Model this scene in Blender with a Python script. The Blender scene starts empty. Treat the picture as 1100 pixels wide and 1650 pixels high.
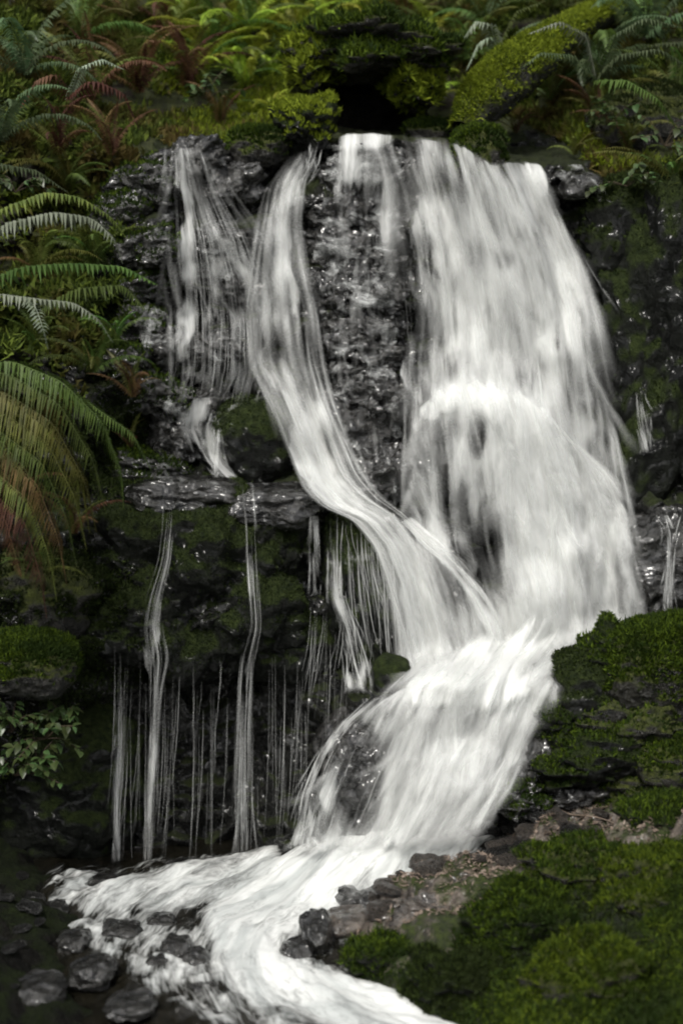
import bpy, math, random
import numpy as np
from mathutils import Vector, Matrix, Euler
random.seed(7)
rng = np.random.default_rng(7)
S = bpy.context.scene
COL = S.collection

# ------------------------------------------------------------------ camera, sky, sun, exposure
CZ = 3.0
F = 3000.0                                   # focal length in photo pixels (photo 1100 x 1650)
PITCH = math.atan(375 / F)
cam_d = bpy.data.cameras.new('camera')
cam = bpy.data.objects.new('camera', cam_d); COL.objects.link(cam)
cam.location = (0, 0, CZ)
cam.rotation_euler = (math.radians(90) - PITCH, 0, 0)
cam_d.sensor_fit = 'VERTICAL'; cam_d.sensor_height = 36; cam_d.lens = 36 * F / 1650
cam_d.clip_start = 0.05; cam_d.clip_end = 500
cam_d.dof.use_dof = True; cam_d.dof.focus_distance = 9.3; cam_d.dof.aperture_fstop = 1.0
S.camera = cam
W = bpy.data.worlds.new('World'); S.world = W; W.use_nodes = True
SUN_EL, SUN_AZ = math.radians(52), math.radians(200)
nt = W.node_tree; bg = nt.nodes['Background']; sky = nt.nodes.new('ShaderNodeTexSky')
sky.sky_type = 'NISHITA'; sky.sun_disc = False; sky.sun_elevation = SUN_EL; sky.sun_rotation = SUN_AZ
sky.air_density = 1.0; sky.dust_density = 4.0; sky.ozone_density = 0.6
hs = nt.nodes.new('ShaderNodeHueSaturation'); hs.inputs['Saturation'].default_value = 0.22   # overcast: nearly colourless sky
nt.links.new(sky.outputs[0], hs.inputs['Color']); nt.links.new(hs.outputs[0], bg.inputs[0])
bg.inputs[1].default_value = 0.10
sd = bpy.data.lights.new('sun', 'SUN'); sd.energy = 1.5; sd.angle = math.radians(10); sd.color = (1, .97, .9)
sun = bpy.data.objects.new('sun', sd); COL.objects.link(sun)
# direction towards the sun: behind the camera's right shoulder, high
sdir = Vector((math.sin(SUN_AZ) * math.cos(SUN_EL), math.cos(SUN_AZ) * math.cos(SUN_EL), math.sin(SUN_EL)))
sun.rotation_euler = sdir.to_track_quat('Z', 'Y').to_euler()
S.view_settings.view_transform = 'Standard'; S.view_settings.look = 'None'
S.view_settings.exposure = 0.68; S.view_settings.gamma = 1.0; S.view_settings.use_curve_mapping = False
S.cycles.transparent_max_bounces = 32; S.cycles.max_bounces = 4
S.cycles.filter_width = 2.0

ct, st = math.cos(PITCH), math.sin(PITCH)
def at(u, v, Y):
    """photo pixel + world distance -> world point(s)"""
    u = np.asarray(u, float); v = np.asarray(v, float)
    a = (u - 550) / F; b = (825 - v) / F
    dy = ct + b * st; k = Y / dy
    return np.stack([a * k, np.broadcast_to(Y, k.shape) + 0 * k, CZ + (b * ct - st) * k], -1)
def uv_of(p):
    p = np.asarray(p, float); d = p[..., 2] - CZ; y = p[..., 1]
    fw = y * ct - d * st; up = y * st + d * ct
    return 550 + F * p[..., 0] / fw, 825 - F * up / fw
def y_on(v, z):                                # distance where the pixel row meets the level z
    b = (825 - np.asarray(v, float)) / F
    return (z - CZ) * (ct + b * st) / (b * ct - st)

# ------------------------------------------------------------------ numpy noise
def _h(i, j, k, s):
    n = (i * 374761393 + j * 668265263 + k * 2147483647 // 7 + s * 974711) & 0xffffffff
    n = ((n ^ (n >> 13)) * 1274126177) & 0xffffffff
    n = ((n ^ (n >> 16)) * 2246822519) & 0xffffffff
    return ((n ^ (n >> 15)) & 0xffff) / 65535.0
def noise(p, s=0):
    i = np.floor(p).astype(np.int64); f = p - i; f = f * f * f * (f * (f * 6 - 15) + 10)
    r = 0
    for a in (0, 1):
        for b in (0, 1):
            for c in (0, 1):
                w = (f[..., 0] if a else 1 - f[..., 0]) * (f[..., 1] if b else 1 - f[..., 1]) * (f[..., 2] if c else 1 - f[..., 2])
                r = r + w * _h(i[..., 0] + a, i[..., 1] + b, i[..., 2] + c, s)
    return r * 2 - 1
def fbm(p, o=4, s=0, g=.5):
    r = 0; a = 1; t = 0
    for k in range(o):
        r = r + a * noise(p * 2 ** k + 17.3 * k, s + k); t += a; a *= g
    return r / t
def cells(p, s=0):
    """Worley: distance to nearest, second nearest, cell random"""
    i = np.floor(p).astype(np.int64)
    d1 = np.full(p.shape[:-1], 9.); d2 = d1.copy(); c1 = d1 * 0
    for a in (-1, 0, 1):
        for b in (-1, 0, 1):
            for c in (-1, 0, 1):
                x, y, z = i[..., 0] + a, i[..., 1] + b, i[..., 2] + c
                q = np.stack([x + _h(x, y, z, s), y + _h(x, y, z, s + 1), z + _h(x, y, z, s + 2)], -1)
                d = np.linalg.norm(q - p, axis=-1); r = _h(x, y, z, s + 3)
                near = d < d1
                d2 = np.where(near, d1, np.minimum(d2, d)); c1 = np.where(near, r, c1); d1 = np.where(near, d, d1)
    return d1, d2, c1
def sstep(a, b, x):
    t = np.clip((x - a) / (b - a), 0, 1); return t * t * (3 - 2 * t)
def blob(u, v, pts):
    """soft distance mask to a polyline of (u, v, radius): 1 on the line, 0 at the radius"""
    r = np.zeros(np.broadcast(u, v).shape)
    if len(pts) == 1: pts = pts + pts
    for (u0, v0, r0), (u1, v1, r1) in zip(pts, pts[1:]):
        L = (u1 - u0) ** 2 + (v1 - v0) ** 2 + 1e-6
        t = np.clip(((u - u0) * (u1 - u0) + (v - v0) * (v1 - v0)) / L, 0, 1)
        d = np.hypot(u - u0 - t * (u1 - u0), v - v0 - t * (v1 - v0)) / (r0 + t * (r1 - r0))
        r = np.maximum(r, sstep(1, .25, d))
    return r
def oval(u, v, cu, cv, ru, rv):
    return sstep(1, .2, np.hypot((u - cu) / ru, (v - cv) / rv))

# ------------------------------------------------------------------ mesh and tag helpers
def mesh_np(name, V, Fc, uv=None, attrs=None, smooth=True):
    V = np.asarray(V, np.float32).reshape(-1, 3); Fc = np.asarray(Fc, np.int32)
    m = bpy.data.meshes.new(name); n, k = Fc.shape
    m.vertices.add(len(V)); m.vertices.foreach_set('co', V.ravel())
    m.loops.add(n * k); m.loops.foreach_set('vertex_index', Fc.ravel())
    m.polygons.add(n); m.polygons.foreach_set('loop_start', np.arange(n, dtype=np.int32) * k)
    m.polygons.foreach_set('loop_total', np.full(n, k, np.int32))
    m.update(calc_edges=True)
    if smooth: m.polygons.foreach_set('use_smooth', np.ones(n, bool))
    if uv is not None:
        l = m.uv_layers.new(name='UVMap'); l.data.foreach_set('uv', np.asarray(uv, np.float32)[Fc.ravel()].ravel())
    for a, d in (attrs or {}).items():
        at_ = m.attributes.new(a, 'FLOAT', 'POINT'); at_.data.foreach_set('value', np.asarray(d, np.float32).ravel())
    m.validate(); return m
def grid_faces(n, m):
    i = np.arange(n * m).reshape(n, m)
    return np.stack([i[:-1, :-1], i[1:, :-1], i[1:, 1:], i[:-1, 1:]], -1).reshape(-1, 4)
def link(name, m, mat=None, parent=None, label=None, cat=None, group=None, kind=None):
    o = bpy.data.objects.new(name, m); COL.objects.link(o)
    if mat is not None and m is not None and not m.materials: m.materials.append(mat)
    if parent is not None: o.parent = parent
    if label: o['label'] = label
    if cat: o['category'] = cat
    if group: o['group'] = group
    if kind: o['kind'] = kind
    return o

# ------------------------------------------------------------------ materials
class NT:
    def __init__(s, name):
        s.m = bpy.data.materials.new(name); s.m.use_nodes = True; s.t = s.m.node_tree
        s.t.nodes.clear(); s.out = s.n('OutputMaterial')
    def n(s, k, **kw):
        x = s.t.nodes.new('ShaderNode' + k)
        for a, b in kw.items(): setattr(x, a, b)
        return x
    def l(s, a, b): s.t.links.new(a, b)
    def coord(s, scale=(1, 1, 1), src='Object'):
        c = s.n('TexCoord'); mp = s.n('Mapping'); mp.inputs['Scale'].default_value = scale
        s.l(c.outputs[src], mp.inputs[0]); return mp.outputs[0]
    def noise(s, vec, scale, detail=4, rough=.55, dist=0):
        x = s.n('TexNoise'); x.inputs['Scale'].default_value = scale; x.inputs['Detail'].default_value = detail
        x.inputs['Roughness'].default_value = rough; x.inputs['Distortion'].default_value = dist
        if vec is not None: s.l(vec, x.inputs['Vector'])
        return x.outputs['Fac']
    def ramp(s, fac, stops):
        x = s.n('ValToRGB'); e = x.color_ramp.elements
        while len(e) < len(stops): e.new(.5)
        for i, (p, c) in enumerate(stops):
            e[i].position = p; e[i].color = (c, c, c, 1) if isinstance(c, (int, float)) else (*c, 1)
        s.l(fac, x.inputs[0]); return x.outputs[0]
    def mix(s, f, a, b, kind='MIX'):
        x = s.n('MixRGB', blend_type=kind)
        for i, q in enumerate((f, a, b)):
            if hasattr(q, 'is_linked'): s.l(q, x.inputs[i])
            elif i == 0: x.inputs[0].default_value = q
            else: x.inputs[i].default_value = (*q, 1)
        return x.outputs[0]
    def math(s, op, a, b=0.0, clamp=False):
        x = s.n('Math', operation=op, use_clamp=clamp)
        for i, q in enumerate((a, b)):
            if hasattr(q, 'is_linked'): s.l(q, x.inputs[i])
            else: x.inputs[i].default_value = q
        return x.outputs[0]
    def attr(s, a): x = s.n('Attribute', attribute_name=a); return x.outputs['Fac']
    def bump(s, h, st=.5, d=.02, nrm=None):
        x = s.n('Bump'); x.inputs['Strength'].default_value = st; x.inputs['Distance'].default_value = d
        s.l(h, x.inputs['Height'])
        if nrm is not None: s.l(nrm, x.inputs['Normal'])
        return x.outputs[0]
    def bsdf(s, col=None, rough=None, nrm=None, spec=.5, coat=0):
        b = s.n('BsdfPrincipled')
        for k, q in (('Base Color', col), ('Roughness', rough), ('Normal', nrm)):
            if q is None: continue
            if hasattr(q, 'is_linked'): s.l(q, b.inputs[k])
            else: b.inputs[k].default_value = (*q, 1) if isinstance(q, tuple) else q
        b.inputs['Specular IOR Level'].default_value = spec
        b.inputs['Coat Weight'].default_value = coat; b.inputs['Coat Roughness'].default_value = .12
        return b
    def done(s, sh): s.l(sh, s.out.inputs[0]); return s.m

def rock_mat(name, dark=(.006, .0065, .006), light=(.035, .034, .03), moss=0.0, moss_a=(.018, .026, .006), moss_b=(.07, .085, .012), rough=(.12, .42), spec=.5, coat=0.0):
    t = NT(name); v = t.coord()
    n1 = t.noise(v, 5, 6, .62, .4); n2 = t.noise(v, 38, 5, .65); 
    c = t.mix(t.ramp(n1, [(.38, 0.), (.66, 1.)]), dark, light)
    c = t.mix(t.ramp(n2, [(.5, 0.), (.8, .6)]), c, tuple(min(1, x * 1.9) for x in light))
    vs = t.n('TexVoronoi', feature='F1'); vs.inputs['Scale'].default_value = 16; t.l(v, vs.inputs['Vector'])
    h = t.math('ADD', t.math('MULTIPLY', n2, .5), t.math('MULTIPLY', vs.outputs['Distance'], .9))
    h = t.math('ADD', h, n1)
    nb = t.bump(h, .9, .035)
    r = t.ramp(t.noise(v, 9, 3), [(.35, rough[0]), (.7, rough[1])])
    if moss > 0:
        g = t.n('NewGeometry'); sx = t.n('SeparateXYZ'); t.l(g.outputs['Normal'], sx.inputs[0])
        m = t.math('ADD', t.math('MULTIPLY', sx.outputs[2], .55), t.noise(v, 4.5, 5, .6))
        th = 1.08 - moss * .62
        mk = t.ramp(m, [(max(0., th - .07), 0.), (min(1., th + .07), 1.)])
        mc = t.mix(t.ramp(t.noise(v, 26, 5, .7), [(.32, 0.), (.68, 1.)]), moss_a, moss_b)
        c = t.mix(mk, c, mc); r = t.mix(mk, r, (.95, .95, .95))
        nb = t.bump(t.noise(v, 95, 3, .7), .8, .03, nb)
    b = t.bsdf(c, r, nb, spec, coat if coat else 0)
    if coat:
        t.l(t.bump(t.noise(v, 7, 1.5, .5, .6), 1, .16), b.inputs['Coat Normal'])
        b.inputs['Coat Roughness'].default_value = .13; b.inputs['Coat IOR'].default_value = 1.5
        if moss > 0: t.l(t.mix(mk, (coat, coat, coat), (0, 0, 0)), b.inputs['Coat Weight'])
    return t.done(b.outputs[0])

def leaf_mat(name, a, b, rough=.5, trans=.35, spec=.4, scale=14):
    t = NT(name); v = t.coord(); oi = t.n('ObjectInfo')
    c = t.mix(t.ramp(t.noise(v, scale, 3), [(.3, 0.), (.7, 1.)]), a, b)
    hv = t.n('HueSaturation'); t.l(c, hv.inputs['Color'])
    t.l(t.math('ADD', t.math('MULTIPLY', oi.outputs['Random'], .07), .465), hv.inputs['Hue'])
    t.l(t.math('ADD', t.math('MULTIPLY', oi.outputs['Random'], .9), .55), hv.inputs['Value'])
    p = t.bsdf(hv.outputs[0], rough, None, spec)
    tr = t.n('BsdfTranslucent'); t.l(hv.outputs[0], tr.inputs[0])
    mx = t.n('MixShader'); mx.inputs[0].default_value = trans
    t.l(p.outputs[0], mx.inputs[1]); t.l(tr.outputs[0], mx.inputs[2])
    return t.done(mx.outputs[0])

def tuft_mat(name, a, b, c3):
    """moss and ground-cover blades: colour by each blade's own 'tint' and broad patches"""
    t = NT(name); v = t.coord()
    c = t.mix(t.attr('tint'), a, b)
    c = t.mix(t.ramp(t.noise(v, 3.2, 4, .6), [(.45, 0.), (.62, 1.)]), c, c3)
    p = t.bsdf(c, .75, None, .2)
    tr = t.n('BsdfTranslucent'); t.l(c, tr.inputs[0])
    mx = t.n('MixShader'); mx.inputs[0].default_value = .35
    t.l(p.outputs[0], mx.inputs[1]); t.l(tr.outputs[0], mx.inputs[2])
    return t.done(mx.outputs[0])

def water_mat(name, streak=True, white=(.86, .87, .85)):
    t = NT(name); cv = t.attr('cover')
    if streak:
        tc = t.n('TexCoord'); mp = t.n('Mapping'); mp.inputs['Scale'].default_value = (17, 2.8, 1); t.l(tc.outputs['UV'], mp.inputs[0])
        mp2 = t.n('Mapping'); mp2.inputs['Scale'].default_value = (48, 5.5, 1); t.l(tc.outputs['UV'], mp2.inputs[0])
        mp3 = t.n('Mapping'); mp3.inputs['Scale'].default_value = (8, 3.4, 1); t.l(tc.outputs['UV'], mp3.inputs[0])
        n = t.math('ADD', t.math('MULTIPLY', t.noise(mp.outputs[0], 1, 3, .5, .5), .45), t.math('MULTIPLY', t.noise(mp2.outputs[0], 1, 2, .5, .3), .15))
        n = t.math('ADD', n, t.math('MULTIPLY', t.noise(mp3.outputs[0], 1, 3, .5, .6), .5))
        a = t.math('ADD', t.math('MULTIPLY', t.math('SUBTRACT', n, .55), 4.2), t.math('SUBTRACT', t.math('MULTIPLY', cv, 1.75), .42))
        a = t.math('MULTIPLY', t.ramp(t.math('MULTIPLY', a, 1, True), [(0., 0.), (.5, .5), (1., .985)]), t.math('MULTIPLY', cv, 2.6, True))
    else:
        n = None; a = t.math('MULTIPLY', cv, 1, True)
    d = t.n('BsdfDiffuse'); d.inputs[0].default_value = (*white, 1)
    if n is not None: t.l(t.bump(n, .25, .03), d.inputs['Normal'])
    tr = t.n('BsdfTranslucent'); tr.inputs[0].default_value = (*white, 1)
    mx = t.n('MixShader'); mx.inputs[0].default_value = .3; t.l(d.outputs[0], mx.inputs[1]); t.l(tr.outputs[0], mx.inputs[2])
    tp = t.n('BsdfTransparent'); m2 = t.n('MixShader')
    t.l(a, m2.inputs[0]); t.l(tp.outputs[0], m2.inputs[1]); t.l(mx.outputs[0], m2.inputs[2])
    return t.done(m2.outputs[0])

def film_glint_mat():
    """thin broken froth on wet rock, its white patches also painting in glints"""
    t = NT('water_film_painted_glints'); cv = t.attr('cover'); tc = t.n('TexCoord')
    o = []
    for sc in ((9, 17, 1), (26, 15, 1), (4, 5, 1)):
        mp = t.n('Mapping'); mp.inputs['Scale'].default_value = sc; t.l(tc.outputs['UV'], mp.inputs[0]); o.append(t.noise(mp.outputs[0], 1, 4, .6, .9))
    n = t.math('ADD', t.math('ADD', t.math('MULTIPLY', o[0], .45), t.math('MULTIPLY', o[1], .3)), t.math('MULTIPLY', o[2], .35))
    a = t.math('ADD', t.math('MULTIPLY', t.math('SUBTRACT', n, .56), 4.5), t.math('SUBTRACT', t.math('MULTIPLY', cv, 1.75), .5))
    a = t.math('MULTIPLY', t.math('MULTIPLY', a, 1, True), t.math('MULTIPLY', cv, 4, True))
    d = t.n('BsdfDiffuse'); d.inputs[0].default_value = (.5, .51, .5, 1)  # flat pale tone: froth, and painted glints where the rock should sparkle
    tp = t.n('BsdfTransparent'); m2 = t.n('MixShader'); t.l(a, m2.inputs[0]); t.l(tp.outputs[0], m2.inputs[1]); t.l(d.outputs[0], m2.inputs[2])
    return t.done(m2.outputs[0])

def pool_mat():
    t = NT('stream_surface'); tc = t.n('TexCoord'); cv = t.attr('cover')
    mp = t.n('Mapping'); mp.inputs['Scale'].default_value = (13, 3.0, 1); t.l(tc.outputs['UV'], mp.inputs[0])
    n = t.noise(mp.outputs[0], 1, 6, .65, .8)
    mp2 = t.n('Mapping'); mp2.inputs['Scale'].default_value = (34, 9, 1); t.l(tc.outputs['UV'], mp2.inputs[0])
    n2 = t.noise(mp2.outputs[0], 1, 5, .65, 1.2)
    nn = t.math('ADD', t.math('MULTIPLY', n, .6), t.math('MULTIPLY', n2, .4))
    a = t.math('ADD', t.math('MULTIPLY', t.math('SUBTRACT', nn, .52), 4.0), t.math('SUBTRACT', t.math('MULTIPLY', cv, 2.1), .85))
    a = t.ramp(t.math('MULTIPLY', a, 1, True), [(0., 0.), (1., .96)])
    bed = t.mix(t.ramp(t.noise(tc.outputs['Object'], 9, 5, .7), [(.35, 0.), (.7, 1.)]), (.003, .003, .002), (.016, .014, .009))
    b = t.bsdf(bed, .10, t.bump(nn, 1, .06), .5)
    f = t.bsdf(t.mix(t.ramp(t.noise(mp.outputs[0], .45, 4, .6, 1.), [(.36, 0.), (.6, 1.)]), (.44, .46, .45), (.70, .71, .69)), .7, t.bump(nn, .25, .03), .1)
    m = t.n('MixShader'); t.l(a, m.inputs[0]); t.l(b.outputs[0], m.inputs[1]); t.l(f.outputs[0], m.inputs[2])
    return t.done(m.outputs[0])

M = dict(
    cliff=rock_mat('wet_cliff_rock', (.004,.0045,.004), (.024,.024,.021), coat=.6, spec=.3, moss=.34, moss_a=(.006, .009, .003), moss_b=(.03, .04, .008)),
    wet=rock_mat('wet_black_rock', (.005, .005, .005), (.035, .034, .031), rough=(.15, .4), spec=.5, coat=.9),
    wetmoss=rock_mat('wet_mossy_rock', (.003, .0035, .003), (.012, .014, .010), coat=.25, spec=.15, rough=(.3, .6), moss=.85, moss_a=(.007, .012, .004), moss_b=(.038, .052, .014)),
    mossy=rock_mat('mossy_rock', (.008, .008, .006), (.04, .038, .03), moss=.95, moss_a=(.014, .02, .004), moss_b=(.075, .09, .010)),
    brown=rock_mat('brown_stone', (.014, .012, .010), (.13, .11, .092), coat=.6, rough=(.2, .55)),
    dark=rock_mat('shade_dark_soil', (.002, .002, .0015), (.009, .008, .006), spec=.15, moss=.25, moss_a=(.004, .006, .002), moss_b=(.012, .018, .004), rough=(.4, .9)),  # near-black tone carries the shade of the left bank and the hollow
    earth=rock_mat('forest_earth', (.006, .005, .003), (.03, .022, .012), moss=.6, moss_a=(.010, .014, .003), moss_b=(.05, .06, .01), rough=(.7, .95)),
    under=rock_mat('moss_bed', (.008, .010, .004), (.02, .022, .008), moss=.5, moss_a=(.005, .009, .002), moss_b=(.014, .022, .003), rough=(.7, .95)),
    bank=rock_mat('gravelly_ground', (.035, .028, .022), (.24, .20, .165), coat=.5, moss=.3, moss_a=(.010, .016, .003), moss_b=(.05, .07, .008), rough=(.6, .95)),
    fern=leaf_mat('fern_green', (.05, .09, .016), (.11, .165, .035)),
    fernblue=leaf_mat('fern_cool_green', (.045, .08, .032), (.13, .175, .085), .4),
    fernlime=leaf_mat('fern_yellow_green', (.18, .25, .018), (.38, .45, .05)),
    fernpale=leaf_mat('fern_pale_glossy', (.13, .16, .10), (.28, .32, .23), .35, .25, .7),  # paler, glossier frond colour
    fernolive=leaf_mat('fern_olive', (.07, .085, .015), (.17, .175, .04)),
    fernbrown=leaf_mat('fern_dead_brown', (.06, .03, .014), (.17, .085, .04), .7),
    leaf=leaf_mat('leaf_green', (.03, .055, .015), (.10, .14, .05), .35, .3, .6),
    stem=leaf_mat('stem_brown', (.03, .02, .01), (.07, .05, .03), .7, 0),
    litter=leaf_mat('litter_brown', (.07, .05, .032), (.34, .27, .21), .6, .1),
    moss=tuft_mat('moss_tufts', (.010, .024, .002), (.10, .15, .010), (.018, .034, .004)),
    mossbright=tuft_mat('bright_green_moss_tufts', (.016, .034, .003), (.15, .20, .012), (.04, .065, .005)),
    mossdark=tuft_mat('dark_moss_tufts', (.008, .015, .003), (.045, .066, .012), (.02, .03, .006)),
    mosslime=tuft_mat('yellow_moss_tufts', (.05, .08, .005), (.34, .41, .035), (.2, .25, .02)),
    cover=tuft_mat('ground_cover', (.03, .05, .008), (.18, .24, .04), (.10, .075, .022)),
    film=film_glint_mat(), water=water_mat('falling_water'), strand=water_mat('water_strand', False), pool=pool_mat(),
)

# ------------------------------------------------------------------ cliff depth field  Y(u, v) in metres
COLS = {
    -700: [(-500, 12.0), (0, 9.8), (300, 9.0), (900, 8.4), (1390, 8.2), (1600, 8.2)],
    0:   [(-500, 13.0), (0, 11.0), (250, 10.1), (600, 9.5), (900, 9.2), (1120, 9.0), (1160, 9.25), (1390, 9.4), (1600, 9.4)],
    120: [(-500, 13.5), (0, 11.4), (230, 10.4), (600, 9.7), (900, 9.35), (1110, 9.2), (1150, 9.5), (1390, 9.6), (1600, 9.6)],
    250: [(-500, 14.0), (0, 11.9), (200, 10.7), (245, 10.25), (400, 10.05), (600, 9.9), (740, 9.8), (785, 9.45), (1050, 9.3), (1080, 9.75), (1390, 9.65), (1600, 9.6)],
    400: [(-500, 14.0), (0, 12.2), (210, 10.8), (245, 10.3), (400, 10.1), (620, 9.95), (760, 9.85), (795, 9.5), (1050, 9.35), (1080, 9.8), (1390, 9.65), (1600, 9.6)],
    520: [(-500, 14.5), (0, 12.6), (190, 11.3), (225, 10.4), (400, 10.2), (600, 10.0), (790, 9.75), (830, 9.55), (1100, 9.45), (1390, 9.3), (1600, 9.3)],
    600: [(-500, 14.5), (0, 12.8), (200, 11.6), (222, 10.4), (400, 10.2), (600, 10.0), (800, 9.85), (840, 9.7), (1080, 9.5), (1125, 9.1), (1345, 9.0), (1400, 8.95), (1600, 8.9)],
    700: [(-500, 14.5), (0, 12.6), (200, 11.5), (222, 10.35), (590, 10.0), (640, 9.85), (900, 9.75), (1050, 9.6), (1110, 8.97), (1340, 8.85), (1600, 8.8)],
    800: [(-500, 14.0), (0, 12.2), (240, 11.2), (262, 10.3), (590, 9.98), (640, 9.8), (900, 9.7), (1045, 9.62), (1105, 8.95), (1300, 8.8), (1600, 8.8)],
    900: [(-500, 14.0), (0, 12.0), (240, 11.0), (266, 10.3), (600, 9.95), (1040, 9.65), (1085, 9.1), (1300, 8.85), (1600, 8.85)],
    1000: [(-500, 13.5), (0, 11.8), (240, 10.9), (290, 10.3), (600, 10.1), (1000, 9.8), (1100, 9.5), (1300, 9.3), (1600, 9.3)],
    1150: [(-500, 13.0), (0, 11.5), (240, 10.6), (300, 10.15), (600, 10.0), (1000, 9.7), (1200, 9.5), (1600, 9.4)],
    1800: [(-500, 11.0), (0, 10.0), (300, 9.3), (900, 8.9), (1300, 8.7), (1600, 8.6)],
}
GU = np.arange(-700, 1801, 4.0); GV = np.arange(-480, 1601, 4.0)
ck = sorted(COLS)
prof = np.stack([np.interp(GV, [a for a, _ in COLS[k]], [b for _, b in COLS[k]]) for k in ck], 1)
YB = np.stack([np.interp(GU, ck, prof[i]) for i in range(len(GV))])
def blur(A, n):
    k = np.exp(-np.linspace(-2, 2, 2 * n + 1) ** 2); k /= k.sum()
    P = np.pad(A, ((n, n), (n, n)), 'edge')
    P = sum(k[i] * P[i:i + A.shape[0], :] for i in range(2 * n + 1))
    return sum(k[i] * P[:, i:i + A.shape[1]] for i in range(2 * n + 1))
YB = blur(YB, 3)
UU, VV = np.meshgrid(GU, GV)
P0 = at(UU, VV, YB)
inface = sstep(150, 260, VV)                     # rock detail on the face, softer soil above
warp = fbm(P0 * 2.2, 3, 5)[..., None] * .35
q = P0 + warp * .4
d1, d2, c1 = cells(q * np.array([2.6, 2.0, 4.2]), 11)
e1, e2, c2 = cells(q * np.array([7, 6, 12.5]), 31)
g1, g2, c3 = cells(q * np.array([18, 15, 34]), 51)
disp = (c1 - .5) * .30 * sstep(0, .3, d2 - d1) + (c2 - .5) * .15 * sstep(0, .25, e2 - e1) + (c3 - .5) * .055 * sstep(0, .2, g2 - g1) + fbm(P0 * 9, 4, 3) * .05
soil = fbm(P0 * 1.7, 5, 23) * .35 + fbm(P0 * 14, 3, 29) * .04
YC = YB - disp * inface - soil * (1 - inface)
YC = blur(YC, 1)
P1 = at(UU, VV, YC)
P1[..., 2] += (fbm(P0 * 11, 3, 71) * .02 + (c2 - .5) * .03) * inface
P1[..., 0] += fbm(P0 * 11, 3, 77) * .02 * inface

def sample(G, u, v):
    x = np.clip((np.asarray(u, float) - GU[0]) / 4, 0, len(GU) - 1.001); y = np.clip((np.asarray(v, float) - GV[0]) / 4, 0, len(GV) - 1.001)
    i = x.astype(int); j = y.astype(int); a = x - i; b = y - j
    return (G[j, i] * (1 - a) + G[j, i + 1] * a) * (1 - b) + (G[j + 1, i] * (1 - a) + G[j + 1, i + 1] * a) * b

cliff_m = mesh_np('cliff', P1, grid_faces(len(GV), len(GU)))
cliff_m.materials.append(M['cliff']); cliff_m.materials.append(M['earth'])
fv = np.repeat((GV[:-1] + 2)[:, None], len(GU) - 1, 1) + 35 * noise(np.stack([UU[:-1, :-1] / 60, VV[:-1, :-1] / 60, 0 * UU[:-1, :-1]], -1), 9)
top_line = np.interp(GU[:-1], [-700, 0, 150, 250, 900, 1000, 1100, 1800], [900, 700, 400, 215, 225, 250, 330, 700])[None, :]
cliff_m.polygons.foreach_set('material_index', (fv < top_line).astype(np.int32).ravel())
link('cliff', cliff_m, kind='structure')

# ------------------------------------------------------------------ tufts (moss blades) scattered over a mesh
def tri_soup(V, Fq):
    T = np.concatenate([Fq[:, [0, 1, 2]], Fq[:, [0, 2, 3]]]) if Fq.shape[1] == 4 else Fq
    A, B, C = V[T[:, 0]], V[T[:, 1]], V[T[:, 2]]
    N = np.cross(B - A, C - A); ar = np.linalg.norm(N, axis=1) + 1e-12
    return A, B, C, N / ar[:, None], ar * .5
def scatter(V, Fq, n, wfn):
    A, B, C, N, ar = tri_soup(V, Fq)
    cen = (A + B + C) / 3; w = ar * wfn(cen, N)
    if w.sum() <= 0: return np.zeros((0, 3)), np.zeros((0, 3))
    k = rng.choice(len(w), n, p=w / w.sum())
    a = rng.random(n); b = rng.random(n); f = a + b > 1; a[f] = 1 - a[f]; b[f] = 1 - b[f]
    return A[k] + (B - A)[k] * a[:, None] + (C - A)[k] * b[:, None], N[k]
def unit(a): return a / (np.linalg.norm(a, axis=-1, keepdims=True) + 1e-9)
def blades(P, N, h, w, up=.5, hang=0.0, spread=.6):
    """two-triangle bent blade at each point"""
    n = len(P); h = h * rng.uniform(.5, 1.4, n)[:, None]; w = w * rng.uniform(.6, 1.3, n)[:, None]
    d = unit(N * (1 - up) + np.array([0, 0, up]) + rng.normal(0, spread, (n, 3)) * .6)
    s = unit(np.cross(d, rng.normal(0, 1, (n, 3))))
    mid = P + d * h * .55; tip = P + d * h + rng.normal(0, .25, (n, 3)) * h - np.array([0, 0, hang]) * h
    V = np.stack([P - N * h * .15, mid - s * w * .5, tip, mid + s * w * .5], 1).reshape(-1, 3)
    Fc = np.arange(4 * n).reshape(n, 4)
    tint = np.repeat(rng.random(n) ** 1.5, 4)
    return V, Fc, tint
def add_tufts(name, V, Fq, n, wfn, mat, h=.022, w=.010, parent=None, label=None, **kw):
    P, N = scatter(V, Fq, n, wfn)
    if len(P) == 0: return
    BV, BF, ti = blades(P, N, h, w, **kw)
    m = mesh_np(name, BV, BF, attrs={'tint': ti}, smooth=False)
    return link(name, m, M[mat], parent, label=label, kind='stuff', cat=None)

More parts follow.
